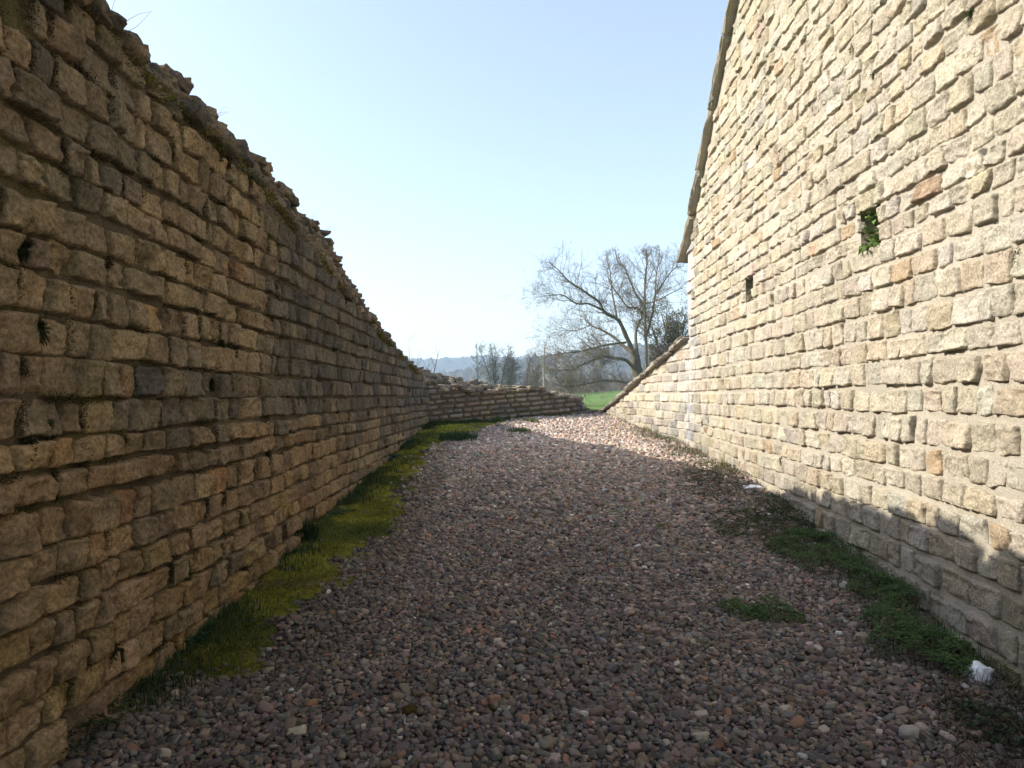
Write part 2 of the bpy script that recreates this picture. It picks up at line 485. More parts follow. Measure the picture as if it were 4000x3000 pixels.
while z < EYE + 1.85:
    pitch = R.uniform(.125, .18)
    gap = R.uniform(-.002, .012)
    ws = R.uniform(0, 50)
    u = UL0 + R.uniform(0, .2)
    while u < UL1:
        bl = np.interp(u, [0, 3, 5, 8, 12, 17], [.185, .185, .205, .27, .36, .38])
        if z > EYE + .5 and u < 6: bl *= .92
        u1 = min(u + bl * R.uniform(.6, 1.5), UL1)
        jg = R.uniform(-.002, .015) * (1 + u / 16)
        ua, ub = u + jg / 2, u1 - jg / 2; um = (ua + ub) / 2
        if ub - ua > .05:
            wv = lambda uu: .018 * float(noise(np.array([[uu, ws, 0.]]), .9, 6)[0])
            zb0, zb1 = z + wv(ua), z + wv(ub)
            ht = pitch - gap
            zt0, zt1 = zb0 + ht + R.uniform(-.014, .008), zb1 + ht + R.uniform(-.014, .008)
            zb0 += R.uniform(-.006, .012); zb1 += R.uniform(-.006, .012)
            gz = float(ground(LX, um))
            lim = float(ftop(um)) + .06 * float(noise(np.array([[um, 3., 0.]]), 2.2, 9)[0])
            if zt0 > gz - .05 and (zb0 + zt0) / 2 < lim and R.rand() > .004:
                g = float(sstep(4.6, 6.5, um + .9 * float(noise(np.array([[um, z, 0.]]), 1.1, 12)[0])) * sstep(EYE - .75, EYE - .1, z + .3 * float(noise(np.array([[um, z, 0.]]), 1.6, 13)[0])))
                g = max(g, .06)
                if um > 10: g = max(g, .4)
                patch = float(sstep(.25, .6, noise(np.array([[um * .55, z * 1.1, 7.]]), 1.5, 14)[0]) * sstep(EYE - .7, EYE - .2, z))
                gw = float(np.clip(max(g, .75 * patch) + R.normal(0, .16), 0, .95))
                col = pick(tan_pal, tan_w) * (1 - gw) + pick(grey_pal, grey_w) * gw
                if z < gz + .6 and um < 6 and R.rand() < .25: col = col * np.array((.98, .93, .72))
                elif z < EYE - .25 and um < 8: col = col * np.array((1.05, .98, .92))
                dd = abs(um - 3)
                nx, ny = (26, 18) if 1.8 < um < 6 else ((13, 10) if 6 <= um < 10 else (8, 7))
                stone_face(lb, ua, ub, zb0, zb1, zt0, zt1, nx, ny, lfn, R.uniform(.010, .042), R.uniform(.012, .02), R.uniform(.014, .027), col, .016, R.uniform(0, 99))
                joints.append((ua, zb0, zt0, um))
        u = u1
    z += pitch
lb.build('facing', M_OLDSTONE, wall_l)

us = np.concatenate([np.arange(UL0, 2, .12), np.arange(2, 8, .045), np.arange(8, UL1 + .01, .07)])
nf, ns = 46, 16
sec = []
cx_, cz_ = crest(us)
zf = ftop(us) + .0
zb = ground(LX + 0 * us, us, False) - .35
for k in range(nf):
    t = k / (nf - 1)
    zz = zb + (zf - zb) * t
    p = np.stack([0 * us, us, zz], -1)
    o = .010 * (noise(p, 5, 61) + .7 * noise(p, 17, 62)) - .012
    sec.append(lfn(us, zz, o))
for k in range(1, ns + 1):
    t = k / ns
    x = LX + (cx_ - LX) * t; zz = zf + (cz_ - .03 - zf) * t ** 1.15
    p = np.stack([x, us, zz], -1)
    nn = .05 * np.stack([noise(p, 4, 63), 0 * x, noise(p, 4, 64)], -1) * min(1, k / 3)
    sec.append(p + nn)
sec.append(np.stack([cx_ - .35, us, cz_ - .05], -1))
sec.append(np.stack([cx_ - .5, us, cz_ - .3], -1))
sec.append(np.stack([cx_ - .5, us, zb], -1))
G = np.stack(sec, 1)
pc = G.copy()
cc = np.array((.10, .08, .055)) * (1 + .35 * noise(pc, 3.0, 65)[..., None] + .2 * noise(pc, 11, 66)[..., None])
mo = sstep(.1, .6, noise(pc, 2.6, 67))[..., None] * .7
cc = cc * (1 - mo) + np.array((.085, .08, .03)) * mo
lm = Buf()
lm.add(G.reshape(-1, 3), grid_quads(G.shape[0], G.shape[1])[:, ::-1], c=np.clip(cc, .01, 1).reshape(-1, 3))
for i in (0, -1):
    e = G[i]
    c0 = e.mean(0)
    n = len(e)
    lm.add(np.concatenate([e, [c0]]), t=[[j, j + 1, n] for j in range(n - 1)], c=(.14, .12, .09))
lm.build('mortar_bed', M_OLDMORTAR, wall_l)

# rubble core showing above the facing
rub_pal = [(.17, .14, .10), (.21, .165, .115), (.13, .112, .088), (.25, .19, .13), (.11, .10, .085)]
rub_w = [30, 24, 22, 12, 14]
rb = Buf()
u = UL0
for row in range(1, 10):
    t = row / 9.0
    u = UL0 + R.uniform(0, .2)
    while u < UL1:
        hl = R.uniform(.055, .12) * (1 + u / 40)
        um = u + hl
        xc, zc_ = crest(np.array(um)); zf_ = float(ftop(um))
        tt = t + R.uniform(-.06, .06)
        x = LX + (float(xc) - LX) * tt - .05; zz = zf_ + (float(zc_) - zf_) * tt ** 1.15
        if float(zc_) - zf_ < .05: break
        hz = R.uniform(.028, .055)
        if row == 9: hz = R.uniform(.025, .05)
        if R.rand() < (.9 if row < 9 else .82):
            n = 4 if um < 9 else 3
            rough_block(rb, (x + R.uniform(-.02, .03), um, zz + R.uniform(-.01, .03)), (R.uniform(.09, .17), hl, hz), rot_m(R.normal(0, .12), R.normal(.06, .12), R.normal(0, .3)), pick(rub_pal, rub_w), n=n + 1, rnd=.18, nz=.16)
        u += hl * 1.9
# stones standing proud on the crest
for k in range(150):
    um = R.uniform(2.6, 16)
    xc, zc_ = crest(np.array(um))
    rough_block(rb, (float(xc) + R.uniform(-.25, .08), um, float(zc_) + R.uniform(-.01, .05)), (R.uniform(.07, .14), R.uniform(.06, .12), R.uniform(.025, .05)), rot_m(R.normal(0, .15), R.normal(0, .12), R.normal(0, .6)), pick(rub_pal, rub_w), n=5, rnd=.18, nz=.17)
rb.build('rubble_core', M_OLDSTONE, wall_l)

# ------------------------------------------------------------------ the low wall across the end
BA, BB = np.array([-1.98, 15.95]), np.array([2.42, 18.72])
bl_ = np.linalg.norm(BB - BA); bd = (BB - BA) / bl_; bn = np.array([bd[1], -bd[0]])
def bfn(s, z, off):
    s = np.asarray(s, float)
    return np.stack([BA[0] + bd[0] * s + bn[0] * off, BA[1] + bd[1] * s + bn[1] * off, z + 0 * s], -1)
def bs_of(px):
    t = (px - CX) / FPX
    return (t * BA[1] - BA[0]) / (bd[0] - t * bd[1])
prof_px = [(1660, 1520), (1744, 1520), (1800, 1517), (1931, 1527), (2000, 1520), (2102, 1518), (2140, 1530), (2171, 1539), (2225, 1548), (2262, 1556), (2275, 1575), (2300, 1602), (2366, 1612), (2400, 1614)]
ps = np.array([bs_of(p[0]) for p in prof_px]); pd = BA[1] + bd[1] * ps
pz = EYE + (Y0 - np.array([p[1] for p in prof_px])) * pd / FPX
def btop(s): return np.interp(s, ps, pz)
heap_px = [(1606, 1440), (1650, 1448), (1690, 1452), (1724, 1460), (1752, 1480), (1780, 1484), (1838, 1492), (1886, 1496), (1947, 1510), (1988, 1516), (2100, 1514), (2180, 1537), (2262, 1553), (2300, 1602), (2400, 1612)]
hs = np.array([bs_of(p[0]) for p in heap_px]); hd = BA[1] + bd[1] * hs + .5
hz_ = EYE + (Y0 - np.array([p[1] for p in heap_px])) * hd / FPX + np.interp(hs, [0, 2.2, 3.2], [.10, .05, 0])
def bheap(s): return np.maximum(np.interp(s, hs, hz_), btop(s))
wall_b = thing('low_ruined_wall', 'low broken stone wall closing the far end of the gravel, with loose stones and grass on top', 'stone wall')
bk_pal = [(.26, .21, .155), (.30, .25, .185), (.23, .195, .15), (.28, .20, .145), (.20, .18, .15)]
bk_w = [30, 24, 18, 10, 16]
bb = Buf()
z = .72
sl = .075
while z < EYE + .35:
    pitch = R.uniform(.115, .14); s = R.uniform(0, .2)
    ws = R.uniform(0, 50)
    while s < bl_:
        s1 = min(s + R.uniform(.2, .42), bl_)
        sa, sb = s + R.uniform(.008, .016), s1 - R.uniform(.008, .016); sm = (sa + sb) / 2
        if sb - sa > .07:
            z0 = z + sl * (sa - 1) + R.uniform(-.006, .008); z1 = z + sl * (sb - 1) + R.uniform(-.006, .008); ht = pitch - R.uniform(.022, .034)
            P = bfn(sm, 0., 0.); gz = float(ground(P[0], P[1]))
            if z0 + ht > gz - .03 and z0 + ht * .6 < btop(sm) + .03 * R.randn():
                stone_face(bb, sa, sb, z0, z1, z0 + ht, z1 + ht, 10, 8, bfn, R.uniform(.03, .06), .035, R.uniform(.014, .024), pick(bk_pal, bk_w), .012, R.uniform(0, 99))
        s = s1
    z += pitch
bb.build('facing', M_OLDSTONE, wall_b)
ss = np.linspace(-.1, bl_, 90)
Pg = bfn(ss, 0 * ss, 0 * ss)
gz = ground(Pg[:, 0], Pg[:, 1], False) - .3
sec = []
for k in range(12):
    t = k / 11; sec.append(bfn(ss, gz + (btop(ss) - .05 - gz) * t, 0 * ss))
for k in range(1, 9):
    t = k / 8; p = bfn(ss, btop(ss) - .05 + (bheap(ss) - .03 - btop(ss)) * t, 0 * ss - .7 * t); p[:, 2] += .03 * noise(p, 5, 71); sec.append(p)
sec.append(bfn(ss, bheap(ss) - .15, 0 * ss - 1.0)); sec.append(bfn(ss, gz, 0 * ss - 1.05))
G = np.stack(sec, 1)
mo = sstep(-.1, .5, noise(G, 2.6, 72))[..., None] * .8
cc = np.array((.12, .10, .075)) * (1 - mo) + np.array((.10, .09, .025)) * mo
bm_ = Buf(); bm_.add(G.reshape(-1, 3), grid_quads(G.shape[0], G.shape[1])[:, ::-1], c=cc.reshape(-1, 3))
e = G[-1]; bm_.add(np.concatenate([e, [e.mean(0)]]), t=[[j, j + 1, len(e)] for j in range(len(e) - 1)], c=(.14, .12, .09))
bm_.build('mortar_bed', M_OLDMORTAR, wall_b)
br = Buf()
for k in range(190):
    s = R.uniform(-.2, bl_) if k < 120 else R.uniform(-.2, 2.2)
    t = R.uniform(0, 1)
    zz = btop(s) - .03 + (bheap(s) - btop(s)) * t
    P = bfn(s, zz, -.75 * t + .02)
    if s > 3.7 and zz < EYE - .2 and R.rand() < .5: continue
    rough_block(br, P + np.array([0, 0, R.uniform(-.01, .03)]), (R.uniform(.07, .18), R.uniform(.06, .13), R.uniform(.025, .06)), rot_m(R.normal(0, .14), R.normal(0, .14), R.uniform(-.6, .9)), pick(bk_pal, bk_w) * R.uniform(.8, 1.15), n=4, rnd=.22, nz=.24)
br.build('loose_capstones', M_OLDSTONE, wall_b)

# ------------------------------------------------------------------ ground
def sheet(name, xs, ys, zfun, m, colf):
    X, Y = np.meshgrid(xs, ys, indexing='ij')
    b = Buf(); b.add(np.stack([X, Y, zfun(X, Y)], -1).reshape(-1, 3), grid_quads(len(xs), len(ys)), c=colf(X, Y).reshape(-1, 3))
    o = b.build(name, m); o['kind'] = 'structure'
    return o
sheet('soil', np.arange(-2.2, 3.6, .06), np.arange(-3, 19.6, .06), lambda X, Y: ground(X, Y), M_SOIL, lambda X, Y: np.broadcast_to(np.array((.06, .05, .04)), X.shape + (3,)))
far = np.concatenate([np.geomspace(1, 4000, 60)])
xs = np.concatenate([-far[::-1] - 6, np.arange(-6, 30, .8), far + 30]); ys = np.concatenate([-far[::-1] * .05 - 4, np.arange(-4, 130, 1.2), far * 1.0 + 131])
def mz(X, Y):
    z = ground(X, Y, False) - .05
    inside = (X > -3.2) & (X < 4.2) & (Y < 20)
    return np.where(inside, z - .25, z)
def mcol(X, Y):
    p = np.stack([X, Y, 0 * X], -1)
    g = np.array((.10, .165, .04)) * (1 + .2 * noise(p, .15, 81)[..., None] + .15 * noise(p, .6, 82)[..., None])
    f = np.array((.085, .075, .055))
    k = sstep(118, 135, Y)[..., None]
    return g * (1 - k) + f * k
sheet('meadow', xs, ys, mz, M_MEADOW, mcol)

# hills: two wooded ridges far off
def ridge(name, y0, y1, x0, x1, prof, nx, ny, bump, bf, base):
    xs = np.linspace(x0, x1, nx); ys = np.linspace(y0, y1, ny)
    X, Y = np.meshgrid(xs, ys, indexing='ij')
    t = (Y - y0) / (y1 - y0)
    sh = np.sin(np.clip(t / .7, 0, 1) * math.pi / 2) ** 1.2
    top = np.interp(X / y1 * FPX + CX, [p[0] for p in prof], [(Y0 - p[1]) * y1 * .82 / FPX for p in prof])
    p = np.stack([X, Y, 0 * X], -1)
    h = EYE + top * sh + bump * np.abs(noise(p, bf, 91)) + bump * .6 * np.abs(noise(p, bf * 2.3, 92)) - (1 - sh) * 4
    c = np.array(base) * (1 + .3 * noise(p, bf * .35, 93)[..., None] + .25 * noise(p, bf * 1.5, 94)[..., None])
    con = sstep(.35, .6, noise(p, bf * .25, 95))[..., None] * .6
    c = c * (1 - con) + np.array((.025, .035, .02)) * con
    b = Buf(); b.add(np.stack([X, Y, h], -1).reshape(-1, 3), grid_quads(nx, ny), c=np.clip(c, .005, 1).reshape(-1, 3))
    o = b.build(name, M_HILL); o['kind'] = 'structure'
ridge('hills', 900, 1350, -2200, 2200, [(-6000, 1380), (900, 1392), (1590, 1402), (1700, 1404), (1800, 1401), (1880, 1392), (2000, 1400), (2150, 1390), (2300, 1375), (2500, 1370), (3000, 1380), (9000, 1380)], 1100, 60, 9, .11, (.05, .058, .052))
ridge('hills', 420, 640, -300, 1100, [(500, 1500), (1650, 1495), (1900, 1450), (2050, 1405), (2180, 1385), (2280, 1368), (2400, 1352), (2480, 1352), (2600, 1362), (2800, 1380), (6000, 1390)], 900, 50, 6, .16, (.06, .06, .05))

# ------------------------------------------------------------------ gravel
def strip_edge_left(y):   # right-hand border of the moss strip
    return np.interp(y, [0, 3.0, 3.9, 4.3, 4.9, 5.9, 6.7, 8.1, 10, 12.7, 13.6, 15, 18], [-2.2, -1.9, -1.2, -1.08, -1.10, -1.15, -1.02, -.98, -1.08, -1.15, -.75, -.3, .6])
def back_y(x): return BA[1] + (x - BA[0]) / (BB[0] - BA[0]) * (BB[1] - BA[1])
def scatter(y0, y1, sp):
    xs = np.arange(-1.95, 3.25, sp); ys = np.arange(y0, y1, sp)
    X, Y = np.meshgrid(xs, ys, indexing='ij')
    X = X + R.uniform(-.48, .48, X.shape) * sp; Y = Y + R.uniform(-.48, .48, X.shape) * sp
    return X.ravel(), Y.ravel(), np.full(X.size, sp)
A = [scatter(1.2, 7, .0235), scatter(7, 11, .032), scatter(11, 18.7, .043)]
gx = np.concatenate([a[0] for a in A]); gy = np.concatenate([a[1] for a in A]); gs = np.concatenate([a[2] for a in A])
p3 = np.stack([gx, gy, 0 * gx], -1)
ml = strip_edge_left(gy) + .14 * noise(p3, 3.5, 101)
keep = (gx < rX(gy) - .0) & (gy < back_y(gx) + .05) & (R.rand(len(gx)) < np.clip(sstep(-.42, .0, gx - ml) * 1.1 + .03 + sstep(4.2, 3.6, gy), 0, 1))
keep &= (gx < rX(gy) - .06) | (gy > 7)
corner = sstep(.0, .35, gx - 1.35 - (gy - 2.2) * .5 + .25 * noise(p3, 3, 105)) * sstep(4.0, 3.7, gy)
keep &= R.rand(len(gx)) > .62 * corner
gx, gy, gs = gx[keep], gy[keep], gs[keep]
n = len(gx)
me = bpy.data.meshes.new('gravel')
me.vertices.add(n)
sz = gs * np.exp(R.normal(0, .28, n)) * .61
big = R.rand(n) < .012; sz = np.minimum(np.where(big, sz * 1.35, sz), .034)
gz = ground(gx, gy) + R.uniform(-.2, .75, n) * sz + .004
me.vertices.foreach_set('co', np.stack([gx, gy, gz], -1).astype(np.float32).ravel())
pal = np.array([(.20, .155, .135), (.165, .14, .13), (.235, .18, .155), (.13, .13, .125), (.20, .165, .12), (.29, .24, .19), (.155, .155, .13), (.26, .16, .115), (.36, .31, .27), (.12, .105, .10), (.22, .20, .19), (.50, .48, .45)])
pw = np.array([20, 18, 16, 12, 11, 9, 9, 5, 4, 8, 8, .7]); pw = pw / pw.sum()
pcol = pal[R.choice(len(pal), n, p=pw)] * np.array((1.0, .952, .90)) * R.uniform(.6, 1.5, (n, 1)) * R.uniform(.94, 1.06, (n, 3))
pp = np.stack([gx, gy, 0 * gx], -1)
# tone by distance first, then dirtier gravel by the grown-over edges
pcol = pcol * (np.interp(gy, [3, 6, 9, 12], [.62, .95, 1.4, 2.1])[:, None])  # sunlit brightness put into the far pebbles' colour; darker towards the camera
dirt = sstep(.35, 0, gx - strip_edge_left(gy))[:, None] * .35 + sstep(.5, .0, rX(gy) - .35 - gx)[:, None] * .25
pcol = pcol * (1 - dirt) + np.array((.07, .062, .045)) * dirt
rot = np.stack([R.normal(0, .35, n), R.normal(0, .35, n), R.uniform(0, 6.28, n)], -1)
sc = np.stack([sz * R.uniform(.9, 1.35, n), sz * R.uniform(.7, 1.0, n), sz * R.uniform(.42, .8, n)], -1)
def pattr(name, typ, data, key):
    a = me.attributes.new(name, typ, 'POINT'); a.data.foreach_set(key, data)
pattr('rot', 'FLOAT_VECTOR', rot.astype(np.float32).ravel(), 'vector')
pattr('scl', 'FLOAT_VECTOR', sc.astype(np.float32).ravel(), 'vector')
pattr('idx', 'INT', R.randint(0, 14, n).astype(np.int32), 'value')
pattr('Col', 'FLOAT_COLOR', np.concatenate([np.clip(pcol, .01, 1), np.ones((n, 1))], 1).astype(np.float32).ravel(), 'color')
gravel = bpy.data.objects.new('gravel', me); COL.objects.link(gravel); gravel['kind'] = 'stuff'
gravel['label'] = 'rounded grey, brown and pinkish river gravel covering the lane between the walls'
pcoll = bpy.data.collections.new('pebble_shapes')
for k in range(14):
    v, q = cube_tmpl(4)
    ln = np.linalg.norm(v, axis=1, keepdims=True)
    rnd = R.uniform(.2, .75)
    p = v * (1 - rnd) * .85 + v / ln * rnd * 1.05
    p = p * (1 + .2 * np.stack([noise(v + 5 * k, .9, 1), noise(v + 5 * k, .9, 2), noise(v + 5 * k, .9, 3)], -1)) + .07 * np.stack([noise(v + 9 * k, 2.2, 1), noise(v + 9 * k, 2.2, 2), noise(v + 9 * k, 2.2, 3)], -1)
    b = Buf(); b.add(p, q); o = b.build('pebble', M_PEBBLE)
    COL.objects.unlink(o); pcoll.objects.link(o)
ng = bpy.data.node_groups.new('gravel_scatter', 'GeometryNodeTree')
ng.interface.new_socket('Geometry', in_out='INPUT', socket_type='NodeSocketGeometry')
ng.interface.new_socket('Geometry', in_out='OUTPUT', socket_type='NodeSocketGeometry')
gi = ng.nodes.new('NodeGroupInput'); go = ng.nodes.new('NodeGroupOutput')
ci_ = ng.nodes.new('GeometryNodeCollectionInfo'); ci_.inputs['Collection'].default_value = pcoll
ci_.inputs['Separate Children'].default_value = True; ci_.inputs['Reset Children'].default_value = True
iop = ng.nodes.new('GeometryNodeInstanceOnPoints'); iop.inputs['Pick Instance'].default_value = True
def nattr(nm, ty):
    a = ng.nodes.new('GeometryNodeInputNamedAttribute'); a.data_type = ty; a.inputs['Name'].default_value = nm
    return a.outputs['Attribute']
ng.links.new(gi.outputs[0], iop.inputs['Points']); ng.links.new(ci_.outputs[0], iop.inputs['Instance'])
ng.links.new(nattr('idx', 'INT'), iop.inputs['Instance Index'])
ng.links.new(nattr('rot', 'FLOAT_VECTOR'), iop.inputs['Rotation'])
ng.links.new(nattr('scl', 'FLOAT_VECTOR'), iop.inputs['Scale'])
ng.links.new(iop.outputs[0], go.inputs[0])
md = gravel.modifiers.new('scatter', 'NODES'); md.node_group = ng

# ------------------------------------------------------------------ plants
def unit(v): return v / np.maximum(np.linalg.norm(v, axis=-1, keepdims=True), 1e-9)
def leaves(buf, P, D, L, W, col, bend=.25):
    """n pointed leaves: base P, direction D (unit), length L, width W"""
    n = len(P); L = np.broadcast_to(L, (n,))[:, None]; W = np.broadcast_to(W, (n,))[:, None]
    sd = np.cross(D, np.array([0, 0, 1.]) + R.normal(0, .35, (n, 3))); sd = unit(sd)
    up = np.cross(sd, D)
    m = P + D * L * .55 + up * L * bend * .3
    tip = P + D * L - np.array([0, 0, 1]) * L * bend * .5
    v = np.stack([P, m - sd * W / 2, tip, m + sd * W / 2], 1).reshape(-1, 3)
    i = np.arange(n)[:, None] * 4
    c = np.repeat(np.broadcast_to(col, (n, 3)), 4, 0)
    buf.add(v, i + np.array([[0, 1, 2, 3]]), c=c)
def rand_dir(n, up=.5, spread=1.0):
    a = R.uniform(0, 6.283, n); d = np.stack([np.cos(a) * spread, np.sin(a) * spread, up * R.uniform(.4, 1.6, n)], -1)
    return unit(d)
def jcol(c, n, v=.25): return np.clip(np.asarray(c) * R.uniform(1 - v, 1 + v, (n, 1)) * R.uniform(.92, 1.08, (n, 3)), .003, 1)
def blades(buf, P, h, w_, col, lean=.5):
    n = len(P); h = np.broadcast_to(h, (n,))[:, None]
    a = R.uniform(0, 6.283, n); d = np.stack([np.cos(a), np.sin(a), 0 * a], -1) * R.uniform(.1, 1, (n, 1)) * lean
    s = np.stack([-np.sin(a), np.cos(a), 0 * a], -1) * w_ / 2
    mid = P + d * h * .3 + np.array([0, 0, 1]) * h * .62; tip = P + d * h + np.array([0, 0, 1]) * h * (1 - .35 * np.linalg.norm(d, axis=1, keepdims=True))
    v = np.stack([P - s, P + s, mid + s * .8, mid - s * .8, tip], 1).reshape(-1, 3)
    i = np.arange(n)[:, None] * 5
    c = np.repeat(np.broadcast_to(col, (n, 3)), 5, 0)
    buf.add(v, i + np.array([[0, 1, 2, 3]]), i + np.array([[3, 2, 4]]), c=c)
def tubes(buf, segs, col, sides=3):
    """segs: (n,8) p0 p1 r0 r1"""
    segs = np.asarray(segs, float)
    n = len(segs); p0, p1 = segs[:, :3], segs[:, 3:6]; r0, r1 = segs[:, 6:7], segs[:, 7:8]
    d = unit(p1 - p0); ref = np.where(np.abs(d[:, 2:3]) > .9, np.array([[1., 0, 0]]), np.array([[0, 0, 1.]]))
    a = unit(np.cross(d, ref)); b = np.cross(d, a)
    rings = []
    for k in range(sides):
        t = 6.2832 * k / sides
        rings.append((a * math.cos(t) + b * math.sin(t)))
    v = np.concatenate([np.stack([p0 + r * r0 for r in rings], 1), np.stack([p1 + r * r1 for r in rings], 1)], 1)
    i = np.arange(n)[:, None] * (2 * sides); q = []
    for k in range(sides):
        k2 = (k + 1) % sides
        q.append(i + np.array([[k, k2, sides + k2, sides + k]]))
    c = np.repeat(np.broadcast_to(col, (n, 3)), 2 * sides, 0)
    buf.add(v.reshape(-1, 3), np.concatenate(q), c=c)

GREEN, DKGREEN, YMOSS = (.06, .10, .028), (.115, .18, .065), (.195, .192, .026)

# moss carpet along the left wall: a lumpy mat with a short pile
ys = np.arange(3.3, 16.4, .035); ts = np.linspace(0, 1, 34)
Y, T = np.meshgrid(ys, ts, indexing='ij')
e = strip_edge_left(Y) + .16 * noise(np.stack([0 * Y, Y, 0 * Y], -1), 3.1, 111) + .06 * noise(np.stack([T, Y, 0 * Y], -1), 9, 112)
X = (LX - .02) + (e - LX) * T
Y = np.minimum(Y, back_y(X))
p = np.stack([X, Y, 0 * X], -1)
hump = .03 * sstep(1.0, .75, T) * (.5 + .5 * noise(p, 4, 113)) + .018 * noise(p, 12, 114) * sstep(1, .8, T)
gaps = sstep(.42, .75, noise(p, 2.2, 115))
er = sstep(.62, .95, T + .42 * noise(p, 3.6, 171) + .26 * noise(p, 11, 172) + .6 * sstep(4.2, 3.5, Y))
Z = ground(X, Y) + .010 + hump * (1 - .7 * gaps) * (1 - er) - .03 * er
c = np.array(YMOSS) * (1 + .35 * noise(p, 3, 116)[..., None] + .3 * noise(p, 14, 117)[..., None])
g = .8 * sstep(.1, .7, noise(p, 1.7, 118) + .8 * sstep(.3, .0, T))[..., None]
c = c * (1 - g) + np.array((.05, .075, .018)) * g
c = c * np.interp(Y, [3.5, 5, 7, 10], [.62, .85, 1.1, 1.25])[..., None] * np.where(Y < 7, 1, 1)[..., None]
c = c * (1 - .5 * gaps[..., None]) + np.array((.085, .065, .03)) * .5 * gaps[..., None]
mossb = Buf(); mossb.add(np.stack([X, Y, Z], -1).reshape(-1, 3), grid_quads(*X.shape), c=np.clip(c, .004, 1).reshape(-1, 3))
n = 90000
k = R.randint(0, X.size, n)
P = np.stack([X.ravel()[k], Y.ravel()[k], Z.ravel()[k]], -1) + R.uniform(-.02, .02, (n, 3)) * np.array([1, 1, .2])
P[:, 1] = np.minimum(P[:, 1], back_y(P[:, 0]))
cl = c.reshape(-1, 3)[k] * R.uniform(.7, 1.5, (n, 1))
ok = er.ravel()[k] < .6
blades(mossb, P[ok], (R.uniform(.008, .022, n))[ok], .006, np.clip(cl[ok], .003, 1), 1.2)
o = mossb.build('moss', M_MOSS); tag(o, 'yellow green moss carpet along the foot of the shaded wall', kind='stuff')

# grass along the wall foot and in the far corner
gb = Buf()
n = 9000
y = R.uniform(3.4, 16, n); x = LX + np.abs(R.normal(0, .16, n)) + .02
P = np.stack([x, y, ground(x, y)], -1)
ok = (noise(P, 1.3, 121) > -.25) & (P[:, 1] < back_y(P[:, 0]))
blades(gb, P[ok], R.uniform(.03, .13, n)[ok], .006, jcol((.035, .06, .02), n)[ok], .8)
n = 5000
x = R.uniform(-1.9, -.3, n); y = back_y(x) - np.abs(R.normal(0, .35, n)) - .02
P = np.stack([x, y, ground(x, y)], -1); ok = noise(P, 1.5, 122) > -.3
blades(gb, P[ok], R.uniform(.03, .12, n)[ok], .008, jcol((.045, .075, .02), n)[ok], .8)
n = 2600
x = R.uniform(-.3, 2.4, n); y = back_y(x) - np.abs(R.normal(0, .12, n)) - .02
P = np.stack([x, y, ground(x, y)], -1); ok = noise(P, 1.8, 123) > -.05
blades(gb, P[ok], R.uniform(.03, .1, n)[ok], .008, jcol((.09, .11, .025), n)[ok], .8)
tag(gb.build('grass', M_LEAF), 'short dark grass along the foot of the shaded wall and the low end wall', kind='stuff')

def grass_tuft(px, py, rad, h, n, col, label, group='grass tufts on the gravel and moss'):
    c = at(px, py); b = Buf()
    P = c + np.stack([rad * np.clip(R.normal(0, .42, n), -.8, .8), rad * np.clip(R.normal(0, .42, n), -.8, .8), np.zeros(n)], -1)
    P[:, 1] = np.minimum(P[:, 1], back_y(P[:, 0])); P[:, 2] = ground(P[:, 0], P[:, 1])
    blades(b, P, R.uniform(.4, 1, n) * h, .008, jcol(col, n), .8)
    tag(b.build('grass_tuft', M_LEAF), label, 'grass', group)
grass_tuft(1790, 1722, .42, .24, 900, (.045, .085, .03), 'largest dark grass tuft in the far shaded corner beside the gravel edge')
grass_tuft(2030, 1690, .26, .15, 420, (.09, .15, .035), 'bright sunlit grass tuft alone on the gravel before the low end wall')
grass_tuft(1938, 1652, .16, .2, 260, (.075, .13, .035), 'bright green grass tuft against the middle of the low end wall')
grass_tuft(2075, 1652, .2, .15, 260, (.10, .13, .03), 'yellowish sunlit tuft at the foot of the low end wall')
grass_tuft(1190, 2110, .14, .26, 260, (.03, .06, .02), 'long dark grass tuft hanging at the foot of the shaded wall')

def rosette(px, py, rad, nl, label, col=(.03, .07, .025), lift=.5, name='weed', cat='weed', group='leafy weeds at the wall foot'):
    c = at(px, py); b = Buf()
    for k in range(max(1, int(nl / 9))):
        q = c + np.array([R.normal(0, rad * .45), R.normal(0, rad * .45), 0]); q[0] = max(q[0], LX + .05); q[2] = float(ground(q[0], q[1])) + .01
        m = 9
        leaves(b, np.repeat(q[None], m, 0), rand_dir(m, lift), R.uniform(.35, .7, m) * rad * 1.1, R.uniform(.1, .18, m) * rad, jcol(col, m), .5)
    tag(b.build(name, M_LEAF), label, cat, group)
rosette(745, 2500, .17, 80, 'large dark leafy weed at the wall foot where the moss strip ends', lift=.9)
rosette(1215, 2160, .12, 45, 'leafy weed on the moss below the hanging grass tuft')
rosette(1330, 2010, .14, 60, 'broad leafy weed spread over the middle of the moss strip', (.04, .085, .035))
rosette(1490, 1800, .2, 90, 'blue green weeds massed at the wall foot in the distance', (.04, .085, .045))
rosette(1560, 1740, .2, 80, 'farthest blue green weeds below the end of the shaded wall', (.045, .095, .05))
rosette(1190, 2350, .08, 30, 'small leafy rosette beside a dry stalk on the moss')
rosette(1420, 1925, .13, 45, 'low weed on the moss between the flat slab and the wall', (.04, .08, .035))

